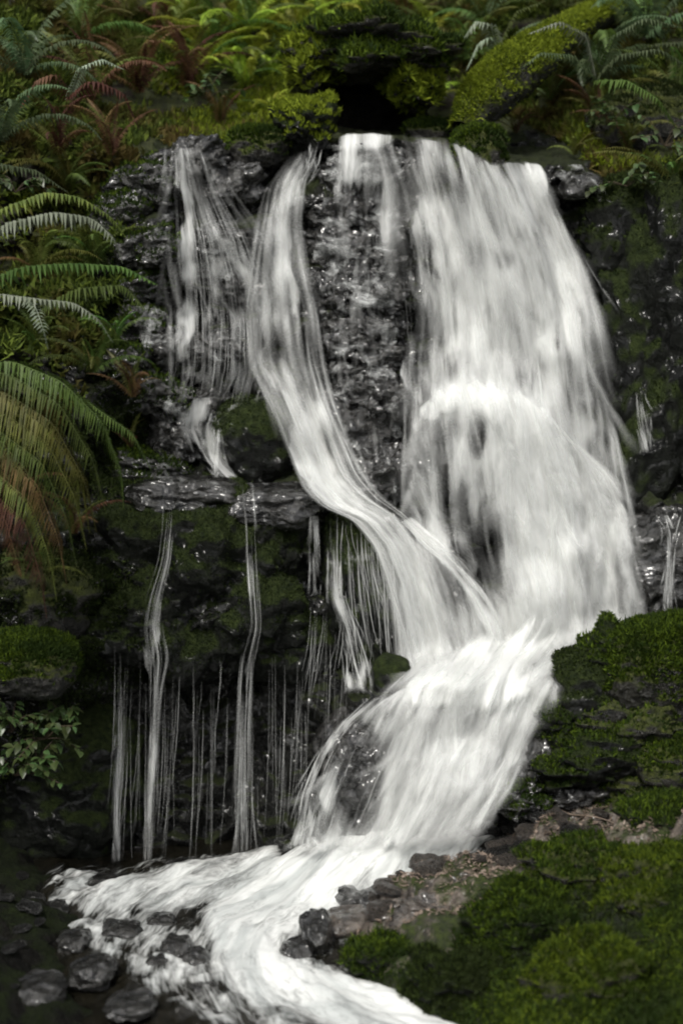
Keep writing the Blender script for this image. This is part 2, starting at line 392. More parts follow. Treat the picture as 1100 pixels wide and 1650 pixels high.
# ------------------------------------------------------------------ boulders
def ico(sub):
    import bmesh
    bm = bmesh.new(); bmesh.ops.create_icosphere(bm, subdivisions=sub, radius=1)
    V = np.array([v.co[:] for v in bm.verts]); Fc = np.array([[v.index for v in f.verts] for f in bm.faces]); bm.free()
    return V, Fc
ICO = {s: ico(s) for s in (2, 3, 4, 5, 6)}
ROCKV = []
def rock_shape(sub, r, seed, box=.75, amp=.16, flat=1.0):
    V, Fc = ICO[sub]; D = V.copy()
    k = (np.abs(D) ** (2 / box)).sum(1) ** (-box / 2)
    B = D * k[:, None]
    o = np.array([seed * 3.17, seed * 1.31, seed * 2.71])
    a1, a2, cc = cells(D * 1.7 + o, seed)
    f = 1 + amp * (1.1 * (cc - .5) * sstep(0, .35, a2 - a1) + 1.0 * fbm(D * 1.6 + o, 4, seed) + .35 * fbm(D * 7 + o, 4, seed + 5))
    b1, b2, cb = cells(D * 5 + o, seed + 9); f += amp * .35 * (cb - .5) * sstep(0, .3, b2 - b1)
    if sub > 4: f += .022 * fbm(D * 16 + o, 4, seed + 6) + .012 * (1 - np.abs(fbm(D * 9 + o, 3, seed + 8)) * 3)
    B = B * f[:, None]
    return B * np.array(r), Fc
def boulder(name, u, v, ru, rv, Y, rd, mat, label, cat='boulder', tuft=0, tmat='moss', seed=None, sub=5, box=.75, amp=.16, rot=0, group=None, hollow=True, th=.022, tw=.010, up0=.15):
    seed = seed if seed is not None else int(u * 7 + v * 13) % 997
    s = Y / F; c = at(u, v, Y)
    V, Fc = rock_shape(sub, (ru * s, rd, rv * s), seed, box, amp)
    if rot:
        a = math.radians(rot); R = np.array([[math.cos(a), 0, math.sin(a)], [0, 1, 0], [-math.sin(a), 0, math.cos(a)]]); V = V @ R.T
    m = mesh_np(name, V, Fc); o = link(name, m, M[mat], label=label, cat=cat, group=group)
    o.location = c
    if not (u > 840 and v > 1000) and v < 1395 and not (600 < u < 660 and v > 1050): ROCKV.append(V + c)
    if tuft:
        add_tufts('moss', V, Fc, tuft, lambda c_, N: sstep(up0, up0 + .5, N[:, 2] + .35 * fbm(c_ * 7 + seed, 3, seed)) * (N[:, 1] < .5), tmat, th, tw, parent=o)
    return o

B = boulder
# left of the falls
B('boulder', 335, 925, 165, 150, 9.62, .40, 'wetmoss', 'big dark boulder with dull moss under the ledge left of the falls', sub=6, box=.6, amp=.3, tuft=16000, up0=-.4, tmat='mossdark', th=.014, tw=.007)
B('boulder', 408, 712, 74, 78, 9.9, .30, 'wetmoss', 'rounded black rock standing between the two left threads of water', amp=.14, tuft=1500, tmat='mossdark', th=.012)
B('boulder', 300, 800, 95, 32, 9.55, .28, 'wet', 'flat wet ledge stone with pale rim above the big dark boulder', box=.6)
B('boulder', 440, 815, 75, 34, 9.5, .25, 'wet', 'wet ledge stone beside the left stream where it bends right', box=.6)
B('boulder', 585, 960, 62, 150, 9.66, .36, 'wetmoss', 'tall curved boulder under the bend of the left stream', sub=6, box=.7, amp=.12, rot=-8)
B('boulder', 470, 1030, 85, 70, 9.62, .28, 'wetmoss', 'mossy overhanging rock above the dark recess', tuft=3500, tmat='mossdark', th=.014)
B('boulder', 630, 1088, 34, 34, 9.12, .14, 'wetmoss', 'small round rock at the top edge of the lower fall', amp=.12, sub=4)
B('boulder', 590, 1255, 88, 120, 9.32, .32, 'wet', 'wet dark rock behind the thin left edge of the lower fall', amp=.14)
B('boulder', 215, 1010, 80, 60, 9.5, .28, 'wetmoss', 'low mossy rock where the leftmost trickle drops off', tuft=2500, tmat='mossdark')
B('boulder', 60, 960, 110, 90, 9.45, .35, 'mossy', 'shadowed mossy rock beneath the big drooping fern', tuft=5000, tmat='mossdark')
B('boulder', 45, 1070, 85, 48, 8.95, .28, 'mossy', 'bright moss cushion rock at the left edge above leafy plants', amp=.12, tuft=16000, tmat='moss', th=.02)
B('boulder', 90, 1250, 150, 150, 9.75, .45, 'wetmoss', 'dark shaded rock wall behind the leafy plants at left', amp=.14, sub=6)
# small wet stones beside the left thread
LS = [(228, 528, 34, 24), (262, 560, 26, 20), (205, 590, 30, 26), (250, 640, 46, 26), (318, 655, 44, 24), (290, 700, 40, 34), (228, 470, 30, 20),
      (238, 405, 40, 24), (355, 395, 46, 20), (372, 300, 40, 26), (245, 300, 46, 30), (310, 262, 44, 26), (190, 350, 34, 24), (240, 755, 44, 20), (345, 560, 34, 20), (395, 470, 30, 20)]
LSL = ['pale glinting stone just left of the thin thread of water', 'small wet stone below the pale glinting stone', 'dark stone tucked under the fern tips at left', 'wide wet stone above the mossy ledge at left',
       'wet stone splashed by the end of the left thread', 'lumpy wet rock left of the rounded black rock', 'small wet stone beside the arching fern tips', 'wet stone at left edge of thin thread halfway up the upper face',
       'flat wet shelf stone between the two left threads', 'wet rock near the top between two left threads', 'dark wet rock at upper left below the brown ferns', 'wet lip rock where the leftmost thread starts',
       'dark stone behind the pale arching frond', 'flat wet stone at left end of the ledge', 'small stone under the left veil of water', 'small stone between the merging left threads']
for (a, b, c, d), l in zip(LS, LSL):
    B('wet_stone', a, b, c * 1.3, d * 1.3, float(sample(YC, a, b)) + .01, .16, 'wet', l, cat='stone', sub=5, amp=.4, rot=(a * 37 + b * 11) % 50 - 25, tuft=1800 if a < 262 else 0, tmat='moss', th=.02)
# middle rock wall
MS = [(598, 482, 42, 22), (575, 300, 40, 34), (545, 400, 38, 30), (612, 385, 34, 28), (560, 540, 42, 26), (612, 575, 36, 22), (565, 610, 44, 20), (590, 690, 52, 58), (615, 770, 40, 34), (540, 345, 30, 24), (592, 262, 40, 22), (530, 470, 28, 26), (620, 640, 30, 24), (598, 520, 40, 18), (650, 290, 34, 30), (590, 430, 36, 20)]
MSL = ['jutting stone with bright wet top in the middle rock wall', 'knobbly wet rock near the top of the middle wall', 'black wet rock beside the left stream high up', 'wet rock at upper right of the middle wall',
       'wet ledge rock below the jutting stone', 'wet rock at right edge of the middle wall, below the jutting stone', 'thin wet ledge above the big dark block', 'big dark block low in the middle wall',
       'lowest dark rock between left stream and main fall', 'small black rock left of the knobbly one', 'broad lip rock with water sheeting over it', 'black rock hugging the left stream beside the jutting stone',
       'small wet rock right above the big dark block', 'flat stone right under the jutting stone', 'wet rock behind the thin water below the lip', 'wide wet stone right above the jutting stone']
for (a, b, c, d), l in zip(MS, MSL):
    B('wall_rock', a, b, c * 1.45, d * 1.4, float(sample(YC, a, b)) + .02, .17, 'wet', l, cat='rock', sub=5, amp=.42, box=.8, rot=(a * 37 + b * 11) % 50 - 25)
# under and right of the main fall
B('boulder', 770, 705, 118, 98, 9.92, .38, 'wet', 'domed rock under the bright arching crest of the main fall')
B('boulder', 722, 965, 56, 120, 9.78, .32, 'wet', 'wedge of wet rock between the diagonal stream and main fall', rot=-14)
B('boulder', 770, 262, 44, 56, 10.08, .22, 'mossy', 'moss capped rock splitting the lip of the falls', tuft=7000, tmat='moss', amp=.14)
B('boulder', 490, 205, 44, 38, 10.28, .2, 'wetmoss', 'small round moss covered rock left of the lip', tuft=7000, tmat='mosslime', amp=.45, th=.026, tw=.009, up0=.3)
B('boulder', 418, 240, 50, 32, 10.3, .2, 'mossy', 'low mossy rock between the two left streams at the lip', tuft=5000, tmat='moss', amp=.12)
B('boulder', 1085, 560, 120, 270, 10.25, .42, 'wetmoss', 'tall black cliff rock right of the main fall', sub=6, box=.6, amp=.3, tuft=3500, tmat='mossdark')
B('boulder', 1010, 370, 75, 80, 10.2, .26, 'wetmoss', 'dark mossy rock at the top right of the main fall', tuft=4500, tmat='mossdark')
B('boulder', 935, 300, 36, 22, 10.15, .14, 'wet', 'small wet stone at the right end of the lip', sub=4)
B('boulder', 1062, 905, 62, 88, 9.78, .26, 'wet', 'dark rock at the right edge with a thin trickle over it', box=.6)
B('boulder', 955, 1120, 72, 78, 9.02, .24, 'wetmoss', 'rounded dark rock at the foot of the main fall on the right bank', amp=.14, tuft=3000, tmat='mossdark', th=.013)
B('boulder', 1085, 1085, 125, 92, 9.0, .34, 'mossy', 'large boulder thick with green moss at the right edge', sub=6, amp=.13, tuft=26000, tmat='moss', th=.022, up0=-.15)
B('boulder', 985, 1205, 110, 52, 8.9, .26, 'wetmoss', 'low broken mossy rock beneath the rounded dark rock', amp=.2, tuft=5000, tmat='moss')
B('boulder', 1110, 1225, 90, 50, 8.75, .26, 'mossy', 'mossy rock at the right edge below the large mossy boulder', amp=.2, tuft=8000, tmat='moss')
B('boulder', 930, 1275, 70, 34, 8.95, .22, 'wet', 'broken wet rock between the debris and the low mossy rock', amp=.35)
B('boulder', 1045, 1270, 90, 36, 8.85, .22, 'mossy', 'low mossy stone behind the debris near the right edge', amp=.3, tuft=5000, tmat='moss')
B('boulder', 1150, 1290, 90, 60, 8.8, .3, 'mossy', 'mossy stone cut off by the right edge behind the debris', amp=.3, tuft=5000, tmat='moss')
B('boulder', 862, 1222, 36, 48, 8.95, .2, 'wet', 'wet rock at right margin of the lower fall', amp=.2)
# moss heap over the hollow above the lip
B('boulder', 600, 84, 100, 34, 10.75, .4, 'mossy', 'moss draped boulder roofing the dark hollow above the lip', tuft=20000, tmat='moss', amp=.7, th=.045, tw=.013, up0=-.3)
B('boulder', 664, 128, 30, 40, 10.7, .2, 'mossy', 'bright moss lump at the right side of the dark hollow', tuft=12000, tmat='mosslime', amp=.7, th=.045, tw=.013, up0=-.4)
B('boulder', 512, 100, 44, 34, 10.75, .2, 'mossy', 'moss lump at the left side of the dark hollow', tuft=9000, tmat='mosslime', amp=.7, th=.045, tw=.013, up0=-.3)
B('boulder', 600, 175, 90, 55, 11.15, .2, 'dark', 'stone painted black as shade in the hollow above the lip', amp=.3)  # added stone, coloured black to stand in for the hollow's shade
B('boulder', 690, 215, 40, 20, 10.7, .16, 'mossy', 'flat mossy stone on the lip at the foot of the log', tuft=3000, tmat='moss', sub=4)
B('boulder', 1050, 200, 90, 60, 11.0, .3, 'mossy', 'mossy earth lump under the ferns at upper right', tuft=6000, tmat='mossdark')

# water levels
ZP = float(at(550, 1390, 9.3)[2]); ZU = float(at(700, 1345, 9.0)[2])

# ------------------------------------------------------------------ right bank (mossy ground) and stream bed
shore = [(1.1, 9.3), (.78, 9.12), (.55, 8.95), (.22, 8.62), (-.03, 8.42), (-.06, 7.85), (.1, 7.55), (.46, 7.2), (.8, 6.6), (1.6, 5.0), (2.0, 2.0)]
def shore_dist(x, y, pts):
    best = np.full(x.shape, 99.)
    for (a, b), (c, d) in zip(pts, pts[1:]):
        L = (c - a) ** 2 + (d - b) ** 2; t = np.clip(((x - a) * (c - a) + (y - b) * (d - b)) / L, 0, 1)
        best = np.minimum(best, np.hypot(x - a - t * (c - a), y - b - t * (d - b)))
    ys = [p[1] for p in pts][::-1]; xs = [p[0] for p in pts][::-1]
    return np.where(x > np.interp(y, ys, xs), best, -best)
bx, by = np.meshgrid(np.arange(-.4, 4.0, .012), np.arange(2.5, 9.6, .012))
sd_ = shore_dist(bx, by, shore)
zb = ZP - .12 + .20 * sstep(-.12, .2, sd_) + .20 * sstep(.0, .95, sd_) + .34 * sstep(7.9, 9.1, by) * sstep(-.1, .5, sd_) + .36 * sstep(.5, 1.7, sd_)
pb = np.stack([bx, by, zb], -1)
bamp = sstep(-.1, .15, sd_)
h1, h2, hc = cells(pb * np.array([5, 5, 5]) + fbm(pb * 4, 2, 69)[..., None] * .6, 63)
zb = zb + bamp * (fbm(pb * 3.1, 4, 61) * .17 + (.45 - h1) * .09 + fbm(pb * 11, 4, 67) * .06)
pb[..., 2] = zb
keep = (sd_ > -.3)
bf = grid_faces(*bx.shape); kf = keep.ravel()[bf].all(1); bf = bf[kf]
BVs = pb.reshape(-1, 3)
bank_m = mesh_np('bank', BVs, bf); link('bank', bank_m, M['bank'], kind='structure'); bank_m.materials.append(M['under'])
def moss_line(u): return np.interp(u, [430, 530, 640, 700, 770, 900, 1100, 1200], [1500, 1520, 1545, 1520, 1450, 1375, 1335, 1320])
fc = BVs[bf].mean(1); fu, fv_ = uv_of(fc); bank_m.polygons.foreach_set('material_index', (fv_ + 50 * fbm(fc * 5, 3, 81) > moss_line(fu) + 10).astype(np.int32))
def bank_w(c, N):
    u, v = uv_of(c); moss = sstep(-10, 45, v - moss_line(u) + 50 * fbm(c * 5, 3, 81)) * sstep(.22, .5, .5 + .9 * fbm(c * 3.4, 3, 83))
    return moss * (u > 430) * (u < 1250) * (v < 1800)
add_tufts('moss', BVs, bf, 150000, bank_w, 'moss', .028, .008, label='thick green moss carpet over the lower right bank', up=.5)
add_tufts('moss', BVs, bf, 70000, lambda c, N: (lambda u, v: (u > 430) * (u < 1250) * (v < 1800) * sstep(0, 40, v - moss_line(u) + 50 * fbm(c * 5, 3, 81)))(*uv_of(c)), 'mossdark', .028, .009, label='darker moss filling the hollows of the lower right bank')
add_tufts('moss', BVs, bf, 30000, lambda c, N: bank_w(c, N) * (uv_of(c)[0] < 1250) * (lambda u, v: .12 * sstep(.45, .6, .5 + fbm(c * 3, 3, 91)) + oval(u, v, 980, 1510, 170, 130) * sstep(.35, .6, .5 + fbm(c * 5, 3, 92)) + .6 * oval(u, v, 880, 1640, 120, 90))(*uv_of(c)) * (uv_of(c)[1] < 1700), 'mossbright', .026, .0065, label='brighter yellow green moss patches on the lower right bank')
# the ground around and behind, and the stream bed
gx, gy = np.meshgrid(np.linspace(-40, 40, 161), np.linspace(-45, 12, 115))
gz = ZP - .25 + .9 * sstep(1.5, 6, np.abs(gx)) + fbm(np.stack([gx, gy, gx * 0], -1) * .6, 3, 41) * .2 + .5 * sstep(2, -3, gy) * 0
link('ground', mesh_np('ground', np.stack([gx, gy, gz], -1), grid_faces(*gx.shape)), M['earth'], kind='structure')
# left bank shore in the foreground (shade put into the soil colour)
lshore = [(-1.5, 9.6), (-1.28, 9.1), (-1.22, 8.6), (-1.15, 8.0), (-1.05, 7.4), (-1.1, 6.8), (-1.6, 5), (-2, 2)]
lx, ly = np.meshgrid(np.arange(-4.0, -.7, .02), np.arange(2.5, 9.8, .02))
ld = -shore_dist(lx, ly, lshore)
lz = ZP - .08 + .35 * sstep(-.2, .9, ld); pl = np.stack([lx, ly, lz], -1)
pl[..., 2] += (fbm(pl * 3, 4, 43) * .14 + fbm(pl * 12, 3, 44) * .04) * sstep(-.15, .1, ld)
link('left_bank', mesh_np('left_bank', pl, grid_faces(*lx.shape)), M['dark'], kind='structure')

# ------------------------------------------------------------------ stream surface
wx, wy = np.meshgrid(np.arange(-2.4, 1.6, .01), np.arange(4.5, 9.75, .01))
def zlev(x, y):
    up = sstep(8.35, 9.05, y + .25 * x) * sstep(-.55, .35, x)
    return ZP + (ZU - ZP) * up - .05 * sstep(8, 7, y)
wz = zlev(wx, wy); wu, wv = uv_of(np.stack([wx, wy, wz], -1))
foam = blob(wu, wv, [(820, 1280, 110), (740, 1335, 90), (640, 1378, 75), (540, 1408, 85), (440, 1445, 95), (370, 1490, 80), (400, 1540, 75), (470, 1590, 55), (590, 1625, 50), (700, 1660, 60), (760, 1740, 60)])
foam = np.maximum(foam, .8 * blob(wu, wv, [(430, 1400, 60), (330, 1425, 60), (250, 1450, 55), (180, 1455, 50)]))
foam = np.maximum(foam, .62 * blob(wu, wv, [(150, 1450, 60), (190, 1480, 90), (260, 1515, 60), (330, 1560, 70), (250, 1600, 40)]))
foam = np.maximum(foam, .55 * blob(wu, wv, [(260, 1570, 50), (330, 1610, 60), (480, 1640, 70), (600, 1660, 80)]))
foam = np.maximum(foam, .9 * blob(wu, wv, [(720, 1365, 95), (560, 1425, 130), (430, 1485, 150), (400, 1550, 120), (480, 1610, 100), (640, 1655, 80)]))
foam = np.maximum(foam, (.5 + .5 * fbm(np.stack([wu / 30, wv / 14, wu * 0], -1), 3, 301)) * blob(wu, wv, [(120, 1450, 90), (200, 1500, 130), (290, 1560, 130), (380, 1620, 130), (520, 1660, 110)]))
foam = np.maximum(foam, .40 * blob(wu, wv, [(350, 1390, 30), (240, 1405, 40), (140, 1415, 40)]))
ctrl = [(880, 1240), (800, 1300), (700, 1355), (560, 1415), (440, 1465), (390, 1520), (430, 1580), (560, 1625), (700, 1665), (800, 1740)]
cp = np.array([at(a_, b_, float(y_on(b_, ZP + .1)))[:2] for a_, b_ in ctrl]); cp = np.c_[cp, np.zeros(len(cp))]
path_w = np.array([cp[0] + (cp[0] - cp[1]) * 3, *cp, cp[-1] + (cp[-1] - cp[-2]) * 4]); tt_ = np.linspace(0, 1, 160)
pk = np.r_[0, np.cumsum(np.linalg.norm(np.diff(path_w, axis=0), axis=1))]; pk /= pk[-1]; pw = np.stack([np.interp(tt_, pk, path_w[:, i]) for i in (0, 1)], -1)
for _ in range(60): pw[1:-1] = .25 * pw[:-2] + .5 * pw[1:-1] + .25 * pw[2:]
al_ = np.r_[0, np.cumsum(np.linalg.norm(np.diff(pw, axis=0), axis=1))]
best = np.full(wx.shape, 99.); fs = wx * 0; fd = wx * 0; num = wx * 0; den = wx * 0 + 1e-12
for i in range(len(pw) - 1):
    dx, dy = pw[i + 1] - pw[i]; L_ = math.hypot(dx, dy); t_ = ((wx - pw[i][0]) * dx + (wy - pw[i][1]) * dy) / L_ ** 2; tc_ = np.clip(t_, 0, 1)
    dd = np.hypot(wx - pw[i][0] - tc_ * dx, wy - pw[i][1] - tc_ * dy); w_ = 1 / (dd + .02) ** 5
    num += w_ * (al_[i] + tc_ * L_); den += w_; sg_ = np.sign(dx * (wy - pw[i][1]) - dy * (wx - pw[i][0]))
    nr = dd < best; best = np.where(nr, dd, best); fd = np.where(nr, dd * sg_, fd)
fs = num / den
rip = np.stack([fd * 9, fs * 2.6, wx * 0], -1); 
wz = wz + fbm(rip, 4, 101) * (.02 + .035 * foam) + fbm(np.stack([wx * 2.2, wy * 3, wx * 0], -1), 3, 103) * .035 + .05 * foam
tub = fbm(np.stack([wx * 9, wy * 13, wx * 0], -1), 4, 107); wz += tub * .02 * (foam > .2) * sstep(.1, .5, foam) * sstep(1.0, .5, foam)
link('stream_water', mesh_np('stream_water', np.stack([wx, wy, wz], -1), grid_faces(*wx.shape), uv=np.stack([fd, fs], -1).reshape(-1, 2), attrs={'cover': foam * 1.0}), M['pool'], kind='structure')

for (a, b, c, d, l, rd, mt, tm) in [(690, 1475, 66, 34, 'craggy bare rock between debris and moss at the left of the right bank', .16, 'brown', 'mossdark'), (835, 1500, 80, 60, 'dark mossy rock bulging in the middle of the lower right bank', .2, 'wetmoss', 'moss'),
        (935, 1400, 80, 40, 'mossy rock just under the debris on the lower right bank', .2, 'mossy', 'moss'), (1050, 1440, 90, 70, 'mossy rock bulge at the right edge of the lower right bank', .24, 'mossy', 'mossbright'),
        (740, 1590, 80, 50, 'dark mossy rock low on the bank near the bottom edge', .2, 'wetmoss', 'mossdark'), (940, 1590, 100, 70, 'bright mossy rock bulge near the bottom right', .22, 'mossy', 'mossbright'), (620, 1545, 60, 34, 'mossy rock rising straight from the stream at the bank tip', .16, 'wetmoss', 'moss'), (1075, 1330, 80, 36, 'dark mossy rock on the crest at the right edge', .2, 'wetmoss', 'moss')]:
    yy = 8.2
    for _ in range(25): p_ = at(a, b, yy); jx = int(np.clip((p_[0] + .4) / .012, 0, bx.shape[1] - 1)); jy = int(np.clip((yy - 2.5) / .012, 0, bx.shape[0] - 1)); yy = .6 * yy + .4 * float(np.clip(y_on(b, zb[jy, jx]), 6.5, 9.2))
    B('bank_rock', a, b, c, d, yy + rd * .45, rd, mt, l, cat='rock', amp=.45, box=.85, tuft=0 if mt == 'brown' else int(c * d * 1.6), tmat=tm, th=.026, tw=.008, up0=-.1)
for (a, b, c, d, l, y_, mt) in [(905, 1165, 50, 46, 'craggy wet rock hugging the right edge of the lower fall', 8.95, 'wetmoss'), (1045, 1170, 90, 44, 'rough mossy rock between the two big mossy boulders', 8.85, 'mossy'), (930, 1235, 60, 34, 'rough dark rock low at right of the lower fall', 8.85, 'wetmoss'),
        (1000, 1060, 56, 50, 'dark cracked rock between the rounded dark rock and the big mossy boulder', 9.0, 'wetmoss'), (830, 1280, 46, 26, 'wet stone where the lower fall meets the debris', 8.8, 'wet')]:
    B('boulder', a, b, c, d, y_, .2, mt, l, amp=.5, box=.85, tuft=2500, tmat='moss', th=.02)
# stones in the stream
SS = [(508, 1512, 30, 44, 'mossless black stone standing where the stream meets the right bank', .12), (478, 1535, 28, 20, 'low black stone leaning on the taller one in the stream', .1),
      (595, 1448, 58, 26, 'dark rounded stone at the water edge of the debris', .2), (560, 1490, 40, 24, 'wet brown stone behind the black stone pair', .16),
      (285, 1530, 26, 20, 'jagged dark stone splitting the foam at lower left', .1), (315, 1545, 22, 16, 'small dark stone right of the jagged one', .08), (255, 1552, 18, 12, 'small dark stone left of the jagged one', .08),
      (150, 1566, 38, 22, 'dark round stone in shallow water at lower left', .14), (195, 1500, 34, 14, 'flat stone awash in foam at lower left', .12), (262, 1486, 24, 10, 'flat dark stone in the foam upstream of the jagged one', .1),
      (120, 1520, 26, 16, 'dark stone at the left edge of the foam', .12), (330, 1585, 30, 10, 'flat wet stone just under the foam', .1), (85, 1470, 30, 14, 'dark stone at the far left shallows', .12), (165, 1425, 34, 12, 'dark stone below the thin left trickle', .12),
      (300, 1398, 40, 10, 'low wet stone at the back of the pool', .1), (60, 1600, 50, 24, 'dark stone near the bottom left corner', .16), (210, 1620, 40, 12, 'low wet stone near the bottom edge', .14)]
for a, b, c, d, l, rd in SS:
    y = float(y_on(b + d * .4, ZP)); 
    B('stream_stone', a, b, c, d, y, rd, 'brown' if l.startswith('wet brown') else 'wet', l, cat='stone', sub=4, amp=.25, box=.7)

# ------------------------------------------------------------------ depth the water runs over: cliff plus boulders
YW = YC.copy()
for V_ in ROCKV:
    uu, vv = uv_of(V_); xi = np.rint((uu - GU[0]) / 4).astype(int); yi = np.rint((vv - GV[0]) / 4).astype(int)
    ok = (xi > 0) & (yi > 0) & (xi < len(GU) - 1) & (yi < len(GV) - 1)
    np.minimum.at(YW, (yi[ok], xi[ok]), V_[ok, 1])
def erode(A, n):
    for _ in range(n): A = np.minimum.reduce([A, np.roll(A, 1, 0), np.roll(A, -1, 0), np.roll(A, 1, 1), np.roll(A, -1, 1)])
    return A
YT = blur(erode(YW, 1), 1)                       # tight skin, for films of water
YW = blur(erode(YW, 3), 5)                       # the thicker falls ride over it

def resample(row, n):
    row = np.array(row, float); d = np.r_[0, np.cumsum(np.hypot(*np.diff(row, axis=0).T))]; d /= d[-1]
    t = np.linspace(0, 1, n); return np.stack([np.interp(t, d, row[:, 0]), np.interp(t, d, row[:, 1])], -1)
def flow(rows, ns, nt_):
    """grid of pixels (ns along the fall, nt_ across) from rows of control pixels"""
    R = np.stack([resample(r, nt_) for r in rows]); k = len(rows)
    d = np.r_[0, np.cumsum(np.abs(np.diff(R[:, :, 1].mean(1))) + .3 * np.abs(np.diff(R[:, :, 0].mean(1))))]; d /= d[-1]
    t = np.linspace(0, 1, ns); G = np.stack([[np.interp(t, d, R[:, j, c]) for c in (0, 1)] for j in range(nt_)], 0).transpose(2, 0, 1)
    w = max(1, ns // (k * 3)); kk = np.hanning(2 * w + 3)[1:-1]; kk /= kk.sum()
    P = np.pad(G, ((w, w), (0, 0), (0, 0)), 'reflect', reflect_type='odd'); return sum(kk[i] * P[i:i + ns] for i in range(2 * w + 1))
def depth_down(G, off, back=.12):
    if back is None: return sample(YT, G[..., 0], G[..., 1]) - off
    Y = sample(YW, G[..., 0], G[..., 1]) - off; out = Y.copy()
    for i in range(1, len(Y)):
        dz = np.abs(G[i, :, 1] - G[i - 1, :, 1]) * .003
        out[i] = np.minimum(Y[i], out[i - 1] + back * dz + .0)
    k = 5; P = np.pad(out, ((k, k), (0, 0)), 'edge'); out = sum(P[i:i + len(Y)] for i in range(2 * k + 1)) / (2 * k + 1)
    return out
def sheet(name, rows, cover, off=.05, ns=None, nt_=None, rough=.014, seed=0, edge=.10, label=None, back=.12, jag=1.0, fin=.03, fout=.05, mat='water'):
    wid = np.mean([np.hypot(r[-1][0] - r[0][0], r[-1][1] - r[0][1]) for r in rows]); hei = rows[-1][0][1] - rows[0][0][1]
    ns = ns or int(max(30, hei / 3.2)); nt_ = nt_ or int(max(10, wid / 3.0))
    G = flow(rows, ns, nt_)
    tt = np.broadcast_to(np.linspace(0, 1, nt_)[None], (ns, nt_)); sv = G[..., 1] * .003; su = tt * wid * .003
    Y = depth_down(G, off, back)
    Y = Y - rough * fbm(np.stack([su * 18, sv * 2.0, su * 0 + seed], -1), 4, seed) - rough * 1.2 * fbm(np.stack([su * 4, sv * 2.5, su * 0 + seed], -1), 3, seed + 7)
    c = cover(G[..., 0], G[..., 1]) if callable(cover) else np.full(tt.shape, float(cover))
    jn = edge * (1 + jag * 1.5 * fbm(np.stack([sv * 5, tt * 0 + (tt > .5), sv * 0], -1), 3, seed + 3))
    er = sstep(0, 1, tt / np.maximum(jn, .01)) * sstep(0, 1, (1 - tt) / np.maximum(jn, .01)); c = c * er - (1 - er) * .3
    s_ = np.linspace(0, 1, ns)[:, None]; fr = .5 + .5 * np.clip(noise(np.stack([su * 30, su * 0, su * 0 + seed], -1), 5) + .5, 0, 1.6)
    c = np.clip(c, -1, 1) * 1.0; c = np.minimum(c, 1) * sstep(0, 1, s_ / np.maximum(fin * fr, 1e-3)) * sstep(0, 1, (1 - s_) / np.maximum(fout * fr, 1e-3))
    m = mesh_np(name, at(G[..., 0], G[..., 1], Y), grid_faces(ns, nt_), uv=np.stack([su + seed * 3.3, sv], -1).reshape(-1, 2), attrs={'cover': c})
    o = link(name, m, M[mat], kind='structure')
    if label: o['label'] = label
    return G, Y, c
def strands(name, G, Y, c, n, w=(.0025, .008), a=(.25, .8), L=(.15, .6), seed=0, lift=.03, wander=1.5, label=None, minc=.12, t_pow=None):
    """thin threads of water following the flow grid: three-vertex-wide ribbons"""
    r = np.random.default_rng(seed + 100); ns, nt_ = Y.shape
    Vs, Fs, Cs = [], [], []; base = 0; done = 0; tries = 0
    while done < n and tries < n * 6:
        tries += 1
        t0 = r.random() * (nt_ - 1.01); s0 = int(r.random() ** 1.1 * (ns - 8)); ln = int(ns * r.uniform(*L)); s1 = min(ns - 1, s0 + max(6, ln))
        i = np.arange(s0, s1 + 1, 1 if ns < 120 else 3); j = int(t0)
        if c[i[len(i) // 2], j] < minc * r.random() * 2: continue
        tj = np.clip(t0 + wander * np.cumsum(r.normal(0, .12, len(i))), 0, nt_ - 1.01); j0 = tj.astype(int); f = (tj - j0)[:, None]
        g = G[i, j0] * (1 - f) + G[i, j0 + 1] * f; y = Y[i, j0] * (1 - f[:, 0]) + Y[i, j0 + 1] * f[:, 0] - lift * r.random()
        cc = np.clip(c[i, j0] * 1.6, 0, 1)
        P = at(g[:, 0], g[:, 1], y); hw = r.uniform(*w) * .5; k = len(i); e = np.sin(np.linspace(.05, math.pi - .05, k))
        wv = hw * (.4 + .6 * e)[:, None] * np.array([1, 0, 0])
        Vs.append(np.stack([P - wv, P - np.array([0, .4, 0]) * hw, P + wv], 1).reshape(-1, 3))
        b = base + np.arange(k - 1) * 3
        Fs.append(np.concatenate([np.stack([b, b + 1, b + 4, b + 3], 1), np.stack([b + 1, b + 2, b + 5, b + 4], 1)]))
        al = (r.uniform(*a) * e ** .7 * (.35 + .65 * cc))[:, None] * np.array([.35, 1, .35]); Cs.append(al.ravel()); base += 3 * k; done += 1
    m = mesh_np(name, np.concatenate(Vs), np.concatenate(Fs), attrs={'cover': np.concatenate(Cs)})
    o = link(name, m, M['strand'], kind='structure')
    if label: o['label'] = label

